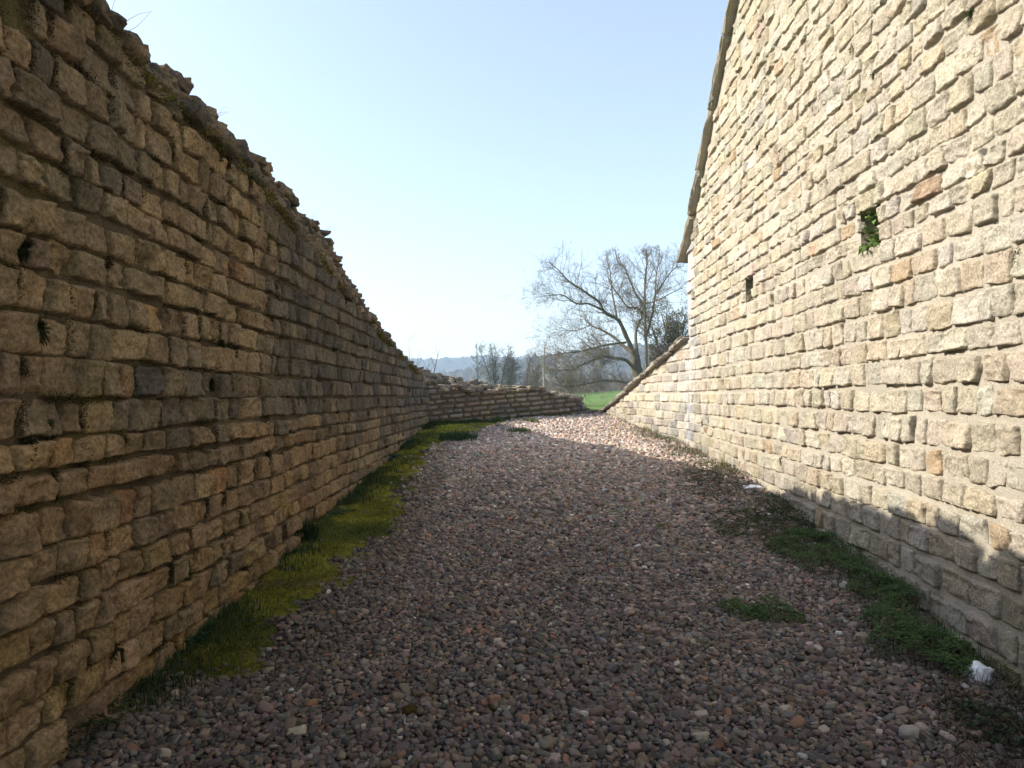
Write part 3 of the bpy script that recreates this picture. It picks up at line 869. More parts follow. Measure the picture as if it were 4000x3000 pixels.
# small leaved cushion plants
def cushion(px, py, rx, ry, h, n, label, group, col=DKGREEN, leaf=.013, name='ground_cover_plant', rz=0., c=None, sparse=0.0):
    c = at(px, py) if c is None else np.asarray(c, float); b = Buf()
    a = R.uniform(0, 6.283, n); r = np.sqrt(R.uniform(0, 1, n))
    lx = np.cos(a) * r * rx; ly = np.sin(a) * r * ry
    x = c[0] + lx * math.cos(rz) - ly * math.sin(rz); y = c[1] + lx * math.sin(rz) + ly * math.cos(rz)
    p = np.stack([x, y, 0 * x], -1)
    lump = .68 + .45 * noise(p, 6, 131) + .28 * noise(p, 17, 132)
    ok = (r < .78 + .5 * noise(p, 6, 133)) & (noise(p, 5, 137) > -1 + sparse) & (x < rX(y) - .02)
    z = ground(x, y) + .012 + h * np.clip(lump, .1, 1.3) * np.sqrt(np.clip(1 - r ** 2.2, 0, 1)) * R.uniform(.75, 1.0, n)
    P = np.stack([x, y, z], -1)[ok]; n2 = len(P)
    tone = jcol(col, n2, .3)
    m = 7
    Pr = np.repeat(P, m, 0)
    leaves(b, Pr, rand_dir(n2 * m, .75), R.uniform(.7, 1.3, n2 * m) * leaf, leaf * .38, np.repeat(tone, m, 0) * R.uniform(.7, 1.4, (n2 * m, 1)), .2)
    # stems down to the ground
    g0 = P.copy(); g0[:, 2] = ground(P[:, 0], P[:, 1]); g0[:, :2] += R.normal(0, .01, (n2, 2))
    k = R.rand(n2) < .08
    tubes(b, np.concatenate([g0[k], P[k], np.full((k.sum(), 1), .0015), np.full((k.sum(), 1), .001)], 1), (.05, .045, .02))
    tag(b.build(name, M_LEAF), label, 'ground cover', group)
CG = 'dark green cushion plants along the sunlit wall'
cushion(3565, 2535, .35, .40, .25, 5000, 'largest bushy dark green cushion plant, beside the white plaster lump', CG)
cushion(3500, 2350, .32, .46, .19, 3400, 'cushion plant pressed against the wall between the largest cushion and the long patch', CG, rz=.2)
cushion(3250, 2190, .48, .78, .17, 6200, 'long dense green patch against the wall foot behind the largest cushions', CG, rz=-.1)
cushion(2990, 2075, .56, .75, .07, 3600, 'low flat green mat spreading from the wall foot onto the gravel', CG, col=(.065, .09, .03), sparse=.45)
cushion(3080, 2010, .36, .9, .09, 2600, 'dark green plants at the wall foot next to the smaller white plaster scrap', CG, col=(.06, .09, .03), sparse=.35)
cushion(2760, 1895, .5, 1.1, .05, 2400, 'brownish green mat on the gravel where the sunlight meets the shade', CG, col=(.055, .06, .02), sparse=.6)
cushion(2870, 1850, .3, .8, .09, 1000, 'olive plants at the wall foot just beyond the white plaster scrap', CG, col=(.06, .07, .022), sparse=.4)
cushion(2680, 1770, .4, .9, .06, 900, 'reddish brown weeds along the sunny wall foot', CG, col=(.10, .07, .035), sparse=.5)
cushion(2555, 1712, .3, .9, .05, 600, 'pale sunlit weeds at the foot of the low coped wing', CG, col=(.10, .10, .04), sparse=.5)
cushion(2890, 2392, .17, .15, .10, 800, 'left lobe of small green plants standing alone on the gravel', 'green cushion plants alone on the gravel')
cushion(3020, 2405, .2, .17, .11, 1000, 'right, bushier lobe of small green plants standing alone on the gravel', 'green cushion plants alone on the gravel')
cushion(2590, 2065, .12, .2, .03, 160, 'tiny sprig of green on open gravel left of the flat mat', 'green cushion plants alone on the gravel')
cushion(3900, 2850, .22, .24, .05, 150, 'broad leaved dark weeds in the lower right corner by the wall', 'dark weeds near the camera', col=(.05, .07, .035), leaf=.03, name='weed')
cushion(270, 2900, .22, .2, .13, 700, 'dark bushy weed at the wall foot in the lower left corner', 'dark weeds near the camera', col=(.025, .045, .018), name='weed')
cushion(385, 2790, .16, .14, .10, 420, 'dark weed beside the wall foot, second from the lower left corner', 'dark weeds near the camera', col=(.028, .05, .018), name='weed')
cushion(530, 2700, .1, .1, .07, 200, 'small dark weed between the gravel and the wall', 'dark weeds near the camera', col=(.03, .05, .02), name='weed')
cushion(3690, 2560, .1, .1, .16, 260, 'yellow moss cushion on the wall foot above the white plaster lump', 'moss cushions', col=(.10, .10, .015), leaf=.008, name='moss_cushion', c=(2.72, 3.95, .17))

def moss_ball(px, py, r, col, label):
    c = at(px, py); b = Buf(); n = 500
    D = rand_dir(n, .9); P = c + D * np.array([r, r, r * .55]) * R.uniform(.75, 1, (n, 1))
    rough_block(b, c + np.array([0, 0, r * .1]), (r * .85, r * .85, r * .5), rot_m(0, 0, 1), np.array(col) * .5, n=4, rnd=.9, nz=.2)
    leaves(b, P, unit(D + R.normal(0, .4, (n, 3))), .012, .005, jcol(col, n, .4))
    tag(b.build('moss_cushion', M_MOSS), label, 'moss', 'moss cushions')
moss_ball(1605, 2775, .045, (.13, .085, .015), 'orange tinged moss cushion alone on the near gravel')
moss_ball(1915, 2765, .028, (.09, .08, .02), 'small dull moss cushion on the gravel right of the orange one')
moss_ball(2460, 3000, .03, (.09, .08, .02), 'dull moss cushion at the bottom edge of the gravel')
moss_ball(1770, 2300, .03, (.11, .075, .02), 'small brown moss cushion on gravel beside the moss strip')

rgb_ = Buf()
n = 5200
y = R.uniform(3.6, 15, n); x = rX(y) - .04 - np.abs(R.normal(0, .26, n))
P = np.stack([x, y, ground(x, y)], -1); ok = noise(P, 1.9, 161) > -.1
blades(rgb_, P[ok], R.uniform(.04, .17, n)[ok], .005, np.where(R.rand(n, 1) < .35, jcol((.20, .15, .08), n), jcol((.07, .11, .035), n))[ok], .9)
tag(rgb_.build('grass', M_LEAF), 'thin green and straw coloured grass among the plants under the tall wall', kind='stuff')
# dead stems, lower right and between the cushions
db = Buf()
seg = []
for k in range(1500):
    if k < 1300:
        x, y = R.uniform(1.3, 2.75), R.uniform(2.2, 3.9)
        if x < 1.3 + (y - 2.2) * .6: continue
    else: y = R.uniform(4, 9); x = float(rX(y)) - abs(R.normal(.25, .2)) - .05
    p = np.array([x, y, float(ground(x, y))]); L = R.uniform(.05, .19); d = rand_dir(1, R.choice([.3, 1.2]))[0]
    tone = R.choice([0, 1, 2], p=[.6, .25, .15])
    r = R.uniform(.001, .0026)
    for s in range(3):
        q = p + d * L / 3; seg.append((*p, *q, r, r * .8, tone)); p = q; d = unit(d + R.normal(0, .25, 3))
seg = np.array(seg)
for t_, c_ in ((0, (.045, .032, .022)), (1, (.11, .075, .045)), (2, (.26, .20, .12))):
    tubes(db, seg[seg[:, 8] == t_][:, :8], c_)
n = 6000
x = R.uniform(1.35, 2.75, n); y = R.uniform(2.2, 3.8, n); ok = x > 1.35 + (y - 2.2) * .55
P = np.stack([x, y, ground(x, y) + .012], -1)[ok]
leaves(db, P + R.uniform(0, .04, (len(P), 1)) * np.array([0, 0, 1]), rand_dir(len(P), .4), .016, .007, jcol((.04, .038, .018), len(P), .4))
tag(db.build('dead_stems', M_STRAW), 'tangle of thin dead weed stems over the gravel in the lower right corner', kind='stuff')
def twig(px, py, L, ang, label, col=(.30, .23, .13), r=.0025):
    c = at(px, py) + np.array([0, 0, .03]); b = Buf(); d = np.array([math.cos(ang), math.sin(ang), .05]); sg = []
    p = c - d * L / 2
    for k in range(5):
        q = p + d * L / 5 + R.normal(0, .004, 3); sg.append((*p, *q, r * (1 - k * .12), r * (1 - k * .16))); p = q
    tubes(b, sg, col, 5); tag(b.build('dry_stalk', M_STRAW), label, 'stalk', 'dry stalks on the ground')
twig(1248, 2287, .33, .35, 'pale dry stalk lying across the near end of the moss strip')
twig(1080, 2330, .16, 1.0, 'short dry stalk standing out of the moss beside the wall foot')
twig(1500, 2120, .22, .15, 'thin dry stalk at the edge of moss and gravel')
twig(3165, 2165, .10, 1.3, 'short orange brown broken stick among the green wall foot plants', (.35, .20, .10), .006)

# plants in the big and the small socket of the tall wall
def socket_plant(h, n, leaf, col, label, name):
    b = Buf(); um = (h[0] + h[1]) / 2
    u = R.uniform(h[0] + .03, h[1] - .03, n); z = h[2] + np.abs(R.normal(0, .12, n)); z = np.minimum(z, h[3] - .03)
    o = R.uniform(-.26, .02, n)
    P = rfn(u, z, o)
    leaves(b, P, unit(np.stack([-R.uniform(.2, 1, n), R.normal(0, .6, n), R.normal(.1, .6, n)], -1)), leaf * R.uniform(.6, 1.2, n), leaf * .5, jcol(col, n, .35), .5)
    rt = rfn(np.array(um), np.array(h[2] + .01), np.array(-.2))
    tubes(b, np.concatenate([np.repeat(rt[None], n, 0), P, np.full((n, 1), .0025), np.full((n, 1), .0015)], 1), np.array(col) * .6)
    tag(b.build(name, M_LEAF), label, 'plant', 'plants in the sockets of the tall wall')
socket_plant(HOLES[0], 170, .075, (.11, .19, .04), 'bright green fern filling the larger square socket high in the tall wall', 'fern')
socket_plant(HOLES[1], 70, .05, (.08, .13, .035), 'small plant in the lesser square socket near the far end of the tall wall', 'fern')

def wall_tuft(fn, u, z, r, n, col, label, name, group, leaf=.02, droop=0.0):
    b = Buf()
    D = unit(R.normal(0, 1, (n, 3)) + np.array([0, 0, .3 - droop]))
    c = fn(np.array(u), np.array(z), np.array(.01))
    P = c + D * r * R.uniform(.1, .9, (n, 1)) * np.array([.4, .6 + .3 * math.sin(u * 90), 1.15]) + .25 * r * np.stack([0 * D[:, 0], noise(D * 2 + u, 1.5, 5), noise(D * 2 + u, 1.5, 6)], -1)
    leaves(b, P, unit(D + R.normal(0, .3, (n, 3)) - np.array([0, 0, droop])), leaf * R.uniform(.6, 1.2, n), leaf * .35, jcol(col, n, .4), .3)
    tubes(b, np.concatenate([np.repeat(c[None], n, 0), P, np.full((n, 1), .002), np.full((n, 1), .001)], 1), np.array(col) * .6)
    tag(b.build(name, M_MOSS), label, 'moss' if 'moss' in name else 'plant', group)
def ruz(px, py):      # photo pixel -> (u, z) on the right wall
    u = RX0 / ((px - CX) / FPX - RXS); return u, EYE + (Y0 - py) * u / FPX
def luz(px, py):
    u = -LX * FPX / (CX - px); return u, EYE + (Y0 - py) * u / FPX
RT = [(3810, 45, .05, 'moss tuft at the top right of the tall wall'), (3372, 75, .045, 'upper moss tuft above the stray orange stone of the tall wall'), (3430, 85, .05, 'moss tuft right of the uppermost pair on the tall wall'),
      (3345, 180, .05, 'moss tuft in a joint left of the orange stone'), (3430, 280, .045, 'moss tuft below the stray orange stone'), (3305, 415, .04, 'small moss tuft midway up the tall wall'),
      (2966, 572, .06, 'moss tuft close to the gable coping'), (2753, 932, .07, 'green tuft near the lower end of the gable coping'), (2755, 1240, .07, 'green tuft beside the white lime streak'), (2850, 1580, .085, 'leafy green tuft low on the tall wall, beyond the shade line'),
      (2575, 1592, .08, 'green tuft on the low coped wing'), (2745, 1650, .07, 'drooping brown weed on the wall just right of the lime streak'), (3187, 1735, .03, 'round dark moss ball on the wall above the shade line'), (3052, 1800, .05, 'dark moss clump on the shade line of the tall wall'), (3985, 1000, .05, 'yellow green tuft at the right edge of the tall wall')]
for px, py, r, lb_ in RT:
    u, z = ruz(px, py)
    if px == 2575: u = 14.3; z = EYE + (Y0 - py) * u / FPX
    brown = 'brown' in lb_
    wall_tuft(rfn, u, z, r, 110, (.09, .06, .03) if brown else ((.045, .05, .012) if 'ball' in lb_ else (.07, .095, .02)), lb_, 'moss_tuft', 'tufts on the tall wall', .018, .8 if brown else 0)
LT = [(95, 1755, .075, 'largest dark fern tuft on the shaded wall, near its left edge'), (300, 1770, .06, 'brownish fern tuft right of the largest fern tuft'), (205, 1910, .045, 'dark moss pad below the two fern tufts'), (130, 1290, .06, 'trailing dark tuft in a joint above the fern tufts'),
      (815, 1500, .05, 'left one of two dark green tufts in the middle of the shaded wall'), (900, 1515, .04, 'right one of two dark green tufts in the middle of the shaded wall'), (855, 1345, .06, 'hanging dark tuft above the pair in the middle of the shaded wall'), (1043, 1780, .055, 'dark fern tuft on the lower half of the shaded wall toward the moss strip'),
      (980, 1680, .05, 'olive moss streak in an upright joint above the low fern tuft'), (720, 2230, .07, 'dark weed in a joint just above the wall foot'), (430, 2535, .065, 'dark fern in a hole low on the near shaded wall'), (170, 1680, .04, 'small dark tuft above the largest fern tuft'),
      (190, 860, .06, 'mossy lump in a wide joint near the top left'), (80, 970, .07, 'dark mossy hollow at the left edge of the shaded wall'), (860, 790, .07, 'brown grassy tuft below the broken top of the shaded wall'), (410, 120, .09, 'large yellow moss clump at the top left of the shaded wall')]
for px, py, r, lb_ in LT:
    u, z = luz(px, py)
    c_ = (.10, .085, .02) if 'yellow' in lb_ else ((.05, .04, .02) if 'brown' in lb_ else (.032, .045, .014))
    wall_tuft(lfn, u, z, r, 420, c_, lb_, 'moss_tuft' if 'moss' in lb_ else 'fern_tuft', 'tufts on the shaded wall', .017 if 'fern' in lb_ or 'weed' in lb_ else .011, .5)

# moss in the joints of the shaded wall and along its broken ledge
jm = Buf()
for (ua, zb_, zt_, um) in joints:
    if not (2 < ua < 15): continue
    pr = .62 if (ua < 4.6 and zb_ > EYE - .3) else (.27 if ua < 6 else .14)
    if R.rand() > pr: continue
    n = R.randint(120, 300); hgt = (zt_ - zb_) * R.uniform(.4, 1.2)
    u = ua + R.normal(0, .012, n) * (1 + .8 * math.sin(um * 50)); z = zt_ - R.uniform(0, 1, n) * hgt + R.uniform(-.02, .02)
    if R.rand() < .4: u = ua + R.uniform(-.02, .16, n); z = zb_ + R.normal(0, .014, n)
    P = lfn(u, z, R.uniform(0, .03, n))
    leaves(jm, P, unit(np.stack([np.abs(R.normal(.6, .4, n)), R.normal(0, .5, n), R.normal(.1, .5, n)], -1)), .009, .006, jcol((.04, .036, .014) if R.rand() < .75 else (.075, .068, .015), n, .4))
n = 16000
u = R.uniform(2.9, 15, n); t = np.abs(R.normal(0, .16, n))
k = noise(np.stack([u, 0 * u, 0 * u], -1), 1.6, 141) > -.15
xc, zc_ = crest(u); zf_ = ftop(u)
P = np.stack([LX + (xc - LX) * t + .03, u, zf_ + (zc_ - zf_) * t + .02 + .02 * R.randn(n)], -1)[k]
P[:, 2] -= .12 * R.rand(len(P)) ** 3
leaves(jm, P, unit(np.stack([R.uniform(.1, 1, len(P)), R.normal(0, .5, len(P)), R.normal(.3, .5, len(P))], -1)), .024, .010, jcol((.15, .135, .022), len(P), .5))
n = 5000
k = R.rand(n); s = R.uniform(-.1, bl_, n); t = R.rand(n)
ok = noise(np.stack([s, t * 2, 0 * s], -1), 1.8, 142) > .05
P = bfn(s, btop(s) + (bheap(s) - btop(s)) * t + .02, .03 - .7 * t)[ok]
leaves(jm, P, rand_dir(len(P), .9), .035, .012, jcol((.11, .11, .02), len(P), .5))
tag(jm.build('wall_moss', M_MOSS), 'olive and yellow moss in the joints and on the broken ledges of the old walls', kind='stuff')

# thin dry stems on the broken wall tops
for (uu, L, ax, lb_) in [(4.35, .35, .5, 'longest thin dry stem leaning off the broken top of the shaded wall'), (5.9, .22, .6, 'thin dry stem midway along the broken wall top'), (8.9, .3, .9, 'bent bare twig hanging off the broken wall top'), (9.9, .4, 1.0, 'forked bare twig reaching out below the bent one'), (13.5, .3, .4, 'dry grass stem at the far end of the broken wall top')]:
    xc, zc_ = crest(np.array(uu)); b = Buf(); sg = []
    for f in range(3):
        p = np.array([float(xc), uu, float(zc_)]); d = unit(np.array([ax + R.normal(0, .2), R.normal(0, .3), .8])); 
        for k in range(5):
            q = p + d * L / 5; sg.append((*p, *q, .0028 - k * .0004, .0024 - k * .0004)); p = q; d = unit(d + R.normal(0, .15, 3) - np.array([0, 0, .06]))
    tubes(b, sg, (.22, .17, .10), 4)
    tag(b.build('dry_twig', M_STRAW), lb_, 'twig', 'dry stems on the wall tops')

# ------------------------------------------------------------------ loose stones and scraps
def loose(name, px, py, half, col, label, cat, group, m=M_STONE, n=6, rnd=.42, nz=.34, rz=None, lift=.6, rx=0.):
    c = at(px, py); b = Buf()
    half = np.array(half) * (.72 if m is M_STONE else 1); col = np.array(col) * (.85 if m is M_STONE else 1)
    rough_block(b, c + np.array([0, 0, half[2] * lift + .008]), half, rot_m(R.normal(0, .12) + rx, R.normal(0, .12), R.uniform(0, 3) if rz is None else rz), col, n=n, rnd=rnd, nz=nz)
    return tag(b.build(name, m), label, cat, group)
LG = 'larger loose stones on the gravel'
loose('loose_stone', 1166, 2862, (.052, .036, .026), (.42, .37, .27), 'pale tan stone chunk on the near gravel toward the shaded wall', 'stone', LG, rz=.3)
loose('loose_stone', 1763, 1885, (.15, .09, .035), (.42, .34, .24), 'flat tan slab at the edge of the moss strip', 'stone', LG, rz=.1)
loose('loose_stone', 1537, 2080, (.09, .05, .02), (.30, .24, .15), 'flat brown stone on the moss edge nearer than the slab', 'stone', LG, rz=.2)
loose('loose_stone', 3269, 2480, (.026, .02, .02), (.72, .70, .66), 'small bright white pebble near the largest cushion plant', 'stone', LG, rnd=.5)
loose('loose_stone', 3355, 2508, (.045, .05, .045), (.30, .25, .17), 'brown stone standing up beside the white pebble', 'stone', LG)
loose('loose_stone', 3190, 2540, (.032, .02, .02), (.55, .50, .42), 'pale angular stone left of the upright brown stone', 'stone', LG)
loose('loose_stone', 2730, 2880, (.052, .03, .022), (.33, .30, .23), 'flat grey tan stone with a pointed end on the near gravel', 'stone', LG, rz=.4)
loose('loose_stone', 3060, 2775, (.05, .026, .02), (.36, .33, .26), 'long pale stone on the near gravel left of the dead stems', 'stone', LG, rz=.7)
loose('loose_stone', 3300, 2300, (.05, .045, .04), (.42, .38, .32), 'rounded pale stone at the edge of the long green patch', 'stone', LG, rnd=.55)
loose('loose_stone', 2690, 1905, (.10, .07, .04), (.42, .33, .26), 'pinkish stone by the brownish mat near the shade edge', 'stone', LG)
loose('loose_stone', 2780, 1985, (.08, .05, .03), (.42, .34, .27), 'flat stone in the gravel left of the white scrap', 'stone', LG, rz=.1)
loose('loose_stone', 2515, 2225, (.035, .028, .02), (.55, .5, .46), 'whitish lump in the middle of the gravel lane', 'stone', LG)
loose('loose_stone', 2280, 2795, (.012, .03, .022), (.6, .57, .5), 'narrow white chip in the near centre of the gravel', 'stone', LG)
loose('loose_stone', 3540, 2870, (.07, .05, .035), (.34, .30, .25), 'flattish pale stone among the dead stems', 'stone', LG)
loose('plaster_lump', 3815, 2655, (.057, .042, .048), (.86, .86, .87), 'large crumpled white plaster lump at the foot of the tall wall', 'plaster', 'white scraps', M_FOAM, n=8, rnd=.35, nz=.5, rz=.2)
loose('plaster_lump', 2940, 1915, (.10, .06, .03), (.86, .86, .87), 'smaller white plaster scrap among plants by the shade line', 'plaster', 'white scraps', M_FOAM, n=6, rnd=.3, nz=.45, rz=.3)
loose('plaster_lump', 2124, 1744, (.10, .07, .018), (.80, .80, .82), 'flat white scrap on the far gravel at the shadow edge', 'plaster', 'white scraps', M_FOAM, n=6, rnd=.3, nz=.5, rz=.1)

# ------------------------------------------------------------------ trees
def chain_tube(buf, pts, r0, r1, col, sides=8, sub=4):
    pts = np.asarray(pts, float)
    t = np.linspace(0, len(pts) - 1, (len(pts) - 1) * sub + 1)
    out = []
    for a in t:                                   # Catmull-Rom through the limb's points
        i = min(int(a), len(pts) - 2); f = a - i
        p0, p1, p2, p3 = pts[max(i - 1, 0)], pts[i], pts[i + 1], pts[min(i + 2, len(pts) - 1)]
        out.append(.5 * (2 * p1 + (p2 - p0) * f + (2 * p0 - 5 * p1 + 4 * p2 - p3) * f * f + (3 * p1 - p0 - 3 * p2 + p3) * f ** 3))
    P = np.array(out); n = len(P)
    T = unit(np.gradient(P, axis=0)); ref = np.array([0, 1., .1]); a = unit(np.cross(T, ref)); b = np.cross(T, a)
    rr = np.interp(np.linspace(0, 1, n), [0, 1], [r0, r1])[:, None]
    th = np.arange(sides) * 2 * math.pi / sides
    v = P[:, None, :] + rr[:, None, :] * (a[:, None, :] * np.cos(th)[None, :, None] + b[:, None, :] * np.sin(th)[None, :, None])
    v = v * 1.0 + (rr[:, None, :] * .18) * noise(v, 6, 151)[..., None]
    i = np.arange(n - 1)[:, None] * sides; k = np.arange(sides)[None, :]; k2 = (k + 1) % sides
    q = np.stack([i + k, i + k2, i + sides + k2, i + sides + k], -1).reshape(-1, 4)
    buf.add(v.reshape(-1, 3), q, c=col)
    return P, rr[:, 0]

def grow(segs, p, d, L, r, level, maxl, kids, wander, upw, decay=.55, seglen=None):
    ns = max(3, int(4 + 2 * (maxl - level)))
    pts = [p]; dirs = [d]
    for k in range(ns):
        d = unit(d + R.normal(0, wander, 3) + np.array([0, 0, upw * (k / ns)]))
        p = p + d * L / ns; pts.append(p); dirs.append(d)
    for k in range(ns):
        ra = r * (1 - .75 * k / ns); rb = r * (1 - .75 * (k + 1) / ns)
        segs.append((*pts[k], *pts[k + 1], ra, rb))
    if level < maxl:
        m = kids[level]
        for j in range(m):
            t = R.uniform(.2, 1.0); i = min(int(t * ns), ns - 1)
            q = pts[i] + (pts[i + 1] - pts[i]) * (t * ns - i)
            ax = R.normal(0, 1, 3); ax = unit(ax - dirs[i + 1] * ax.dot(dirs[i + 1]))
            ang = R.uniform(.5, 1.15)
            nd = unit(dirs[i + 1] * math.cos(ang) + ax * math.sin(ang))
            grow(segs, q, nd, L * decay * R.uniform(.6, 1.2) * (1.15 - .4 * t), max(r * .5, .0062), level + 1, maxl, kids, wander, upw, decay)

TD = 40.0
def t5(x, y, off=0.0):            # a traced limb point (enlargement coordinates) -> world, at distance TD + off
    px, py = 2000 + x / 2.765, 900 + y / 2.765
    d = TD + off
    return np.array([(px - CX) / FPX * d, d, EYE + (Y0 - py) * d / FPX])
limbs = [
    ([(1420, 1800, 0), (1375, 1600, 0), (1335, 1450, 0), (1325, 1335, 0)], .34, .27),
    ([(1325, 1335, 0), (1250, 1180, -.2), (1190, 1040, -.5), (1140, 960, -.6), (1000, 880, -.8), (950, 780, -.9), (830, 690, -1), (700, 600, -1.2), (600, 530, -1.2), (500, 420, -1.3), (400, 340, -1.3)], .20, .02),
    ([(1325, 1335, 0), (1190, 1230, .5), (1100, 1150, 1), (980, 1080, 1.4), (850, 1020, 1.8), (790, 960, 2)], .16, .03),
    ([(1350, 1520, 0), (1230, 1400, -.8), (1100, 1380, -1.4), (980, 1360, -1.8), (800, 1430, -2.3), (640, 1500, -2.6), (400, 1510, -3)], .16, .02),
    ([(1230, 1210, 0), (1050, 1230, -1), (900, 1265, -1.8), (720, 1310, -2.4), (520, 1330, -2.8), (330, 1380, -3)], .10, .015),
    ([(1400, 1640, .4), (1345, 1250, .8), (1340, 1100, 1), (1380, 980, 1.1), (1410, 930, 1.2), (1360, 840, 1.0), (1250, 820, .6), (1150, 690, .3), (1050, 540, 0), (1040, 400, 0)], .15, .02),
    ([(1410, 930, 1.2), (1420, 800, 1.3), (1340, 680, 1.3), (1270, 520, 1.4), (1220, 400, 1.5), (1150, 340, 1.6), (1120, 220, 1.6)], .11, .02),
    ([(1455, 1640, -.4), (1450, 1230, -.6), (1440, 950, -.8), (1440, 560, -1), (1460, 350, -1.1), (1450, 220, -1.2)], .15, .02),
    ([(1460, 1130, -.6), (1520, 900, -.9), (1550, 700, -1), (1600, 630, -1), (1700, 470, -1.2), (1800, 380, -1.4)], .10, .02),
    ([(1550, 700, -1), (1560, 500, -.6), (1590, 330, -.4), (1600, 200, -.3)], .06, .015),
    ([(1440, 800, -1), (1600, 740, -2), (1750, 660, -2.6), (1850, 620, -3)], .06, .015),
    ([(1140, 960, -.6), (1080, 640, -.2), (1060, 420, .2), (1020, 280, .4)], .08, .015),
    ([(980, 860, -.8), (830, 790, -1.6), (700, 790, -2), (560, 700, -2.4), (420, 700, -2.6), (260, 720, -2.8)], .09, .012),
    ([(1400, 1700, -.3), (1250, 1645, -1.2), (1000, 1620, -2), (800, 1655, -2.6), (600, 1690, -3), (420, 1640, -3.3)], .13, .015),
    ([(850, 1020, 1.8), (700, 1080, 2.2), (560, 1080, 2.4), (400, 1120, 2.6)], .05, .012),
]
walnut = thing('bare_tree', 'big leafless spreading tree with wide low limbs behind the sloping coping', 'tree')
tb = Buf(); P, _ = chain_tube(tb, [t5(*q) for q in limbs[0][0]], .36, .26, (.115, .098, .075), 10)
tb.build('trunk', M_BARK, walnut)
cb = Buf(); segs = []
for pts, r0, r1 in limbs[1:]:
    Pw, rr = chain_tube(cb, [t5(*q) for q in pts], r0 * .7, r1 * .85, np.array((.16, .135, .10)) * R.uniform(.85, 1.15), 7)
    n = len(Pw)
    T = unit(np.gradient(Pw, axis=0))
    Ltot = np.linalg.norm(np.diff(Pw, axis=0), axis=1).sum()
    for j in range(int(Ltot * (12 if pts[-1][1] > 1100 else 8.5))):
        i = int(R.uniform(.22, 1) * (n - 1)); ax = R.normal(0, 1, 3); ax = unit(ax - T[i] * ax.dot(T[i])); ang = R.uniform(.5, 1.2)
        d = unit(T[i] * math.cos(ang) + ax * math.sin(ang) + np.array([0, 0, .08]))
        grow(segs, Pw[i], d, R.uniform(.6, 2.0) * float(np.clip((EYE + 8.7 - Pw[i][2]) / 2.4, .22, 1)), min(rr[i] * .5, .018), 0, 2, (5, 4, 0), .13, .12)
segs = np.array(segs)
tubes(cb, segs, np.clip(np.array((.20, .17, .125)) * R.uniform(.7, 1.4, (len(segs), 1)), 0, 1), 3)
cb.build('crown', M_BARK, walnut)

def bare_tree(px, d, topy, basey, spread, r, stems, col, label, name='bare_tree', group='bare trees along the field edge', leafy=0, lcol=(.08, .08, .02), kids=(7, 4, 3), upw=.12, wander=.15, cat='tree', lowfill=0, rmin=.010):
    root = thing(name, label, cat, group)
    x = (px - CX) / FPX * d; z0 = float(ground(x, d)) - .1; zt = EYE + (Y0 - topy) * d / FPX; H = zt - z0
    tb = Buf(); cb = Buf(); segs = []
    for s in range(stems):
        bx = R.normal(0, .25 * (stems > 1)); lean = np.array([R.normal(0, .03 if stems == 1 else .14), R.normal(0, .05), 0])
        pts = [np.array([x + bx, d, z0])]
        for k in range(1, 6):
            pts.append(pts[0] + np.array([0, 0, H * .88 * k / 5]) + lean * H * (k / 5) ** 1.3 + R.normal(0, .03 * H / 5, 3) * np.array([1, 1, 0]))
        Pw, rr = chain_tube(tb, pts, r, r * .18, col, 6, 3)
        T = unit(np.gradient(Pw, axis=0)); n = len(Pw)
        for j in range(int(26 if stems == 1 else 18) + lowfill):
            i = int(R.uniform(.05 if lowfill else .25, 1) * (n - 1)); ax = R.normal(0, 1, 3); ax = unit(ax - T[i] * ax.dot(T[i])); ang = R.uniform(.4, .9)
            dd = unit(T[i] * math.cos(ang) + ax * math.sin(ang))
            grow(segs, Pw[i], dd, spread * R.uniform(.5, 1.1) * (1.2 - .6 * i / n), rr[i] * .45, 1, 3, (0, kids[1], kids[2], 0), wander, upw)
    segs = np.array(segs); segs[:, 6:] = np.maximum(segs[:, 6:], rmin)
    tb.build('trunk', M_BARK, root)
    tubes(cb, segs, np.clip(np.array(col) * R.uniform(.8, 1.5, (len(segs), 1)), 0, 1), 3)
    if leafy:
        k = R.randint(0, len(segs), leafy); P = segs[k, 3:6] + R.normal(0, .06, (leafy, 3))
        leaves(cb, P, unit(R.normal(0, 1, (leafy, 3))), R.uniform(.08, .16, leafy), .07, jcol(lcol, leafy, .4))
    cb.build('crown', M_BARK, root)
bare_tree(1866, 88, 1325, 1500, 1.7, .10, 1, (.15, .135, .11), 'slender pale leafless tree standing alone left of the bushy trees')
bare_tree(1935, 92, 1330, 1500, 2.3, .12, 5, (.12, .11, .085), 'bushy many stemmed tree right of the slender one', leafy=1500, lcol=(.06, .065, .02), lowfill=5)
bare_tree(1985, 96, 1385, 1510, 2.2, .11, 5, (.11, .10, .08), 'dense low tree between the many stemmed tree and the post', leafy=2200, lcol=(.045, .06, .02), lowfill=8)
bare_tree(2045, 98, 1360, 1510, 1.6, .12, 3, (.12, .105, .085), 'leafless tree just left of the pale dead trunk', lowfill=6)
bare_tree(2100, 86, 1420, 1515, 1.6, .10, 4, (.12, .105, .08), 'low tangled shrub at the foot of the pale dead trunk', leafy=700, lcol=(.06, .06, .025), lowfill=8)
bare_tree(2215, 100, 1420, 1515, 1.7, .11, 3, (.12, .105, .085), 'leafless shrub seen through the long limbs of the big tree', lowfill=6)
bare_tree(2330, 104, 1430, 1515, 1.7, .11, 3, (.12, .105, .085), 'leafless shrub behind the green field left of the big trunk', lowfill=6)
bare_tree(2650, 44, 1180, 1500, 2.0, .14, 5, (.15, .13, .09), 'dense olive tree half hidden behind the edge of the tall wall', leafy=6000, lcol=(.13, .12, .04), lowfill=9, kids=(7, 6, 4), rmin=.006)
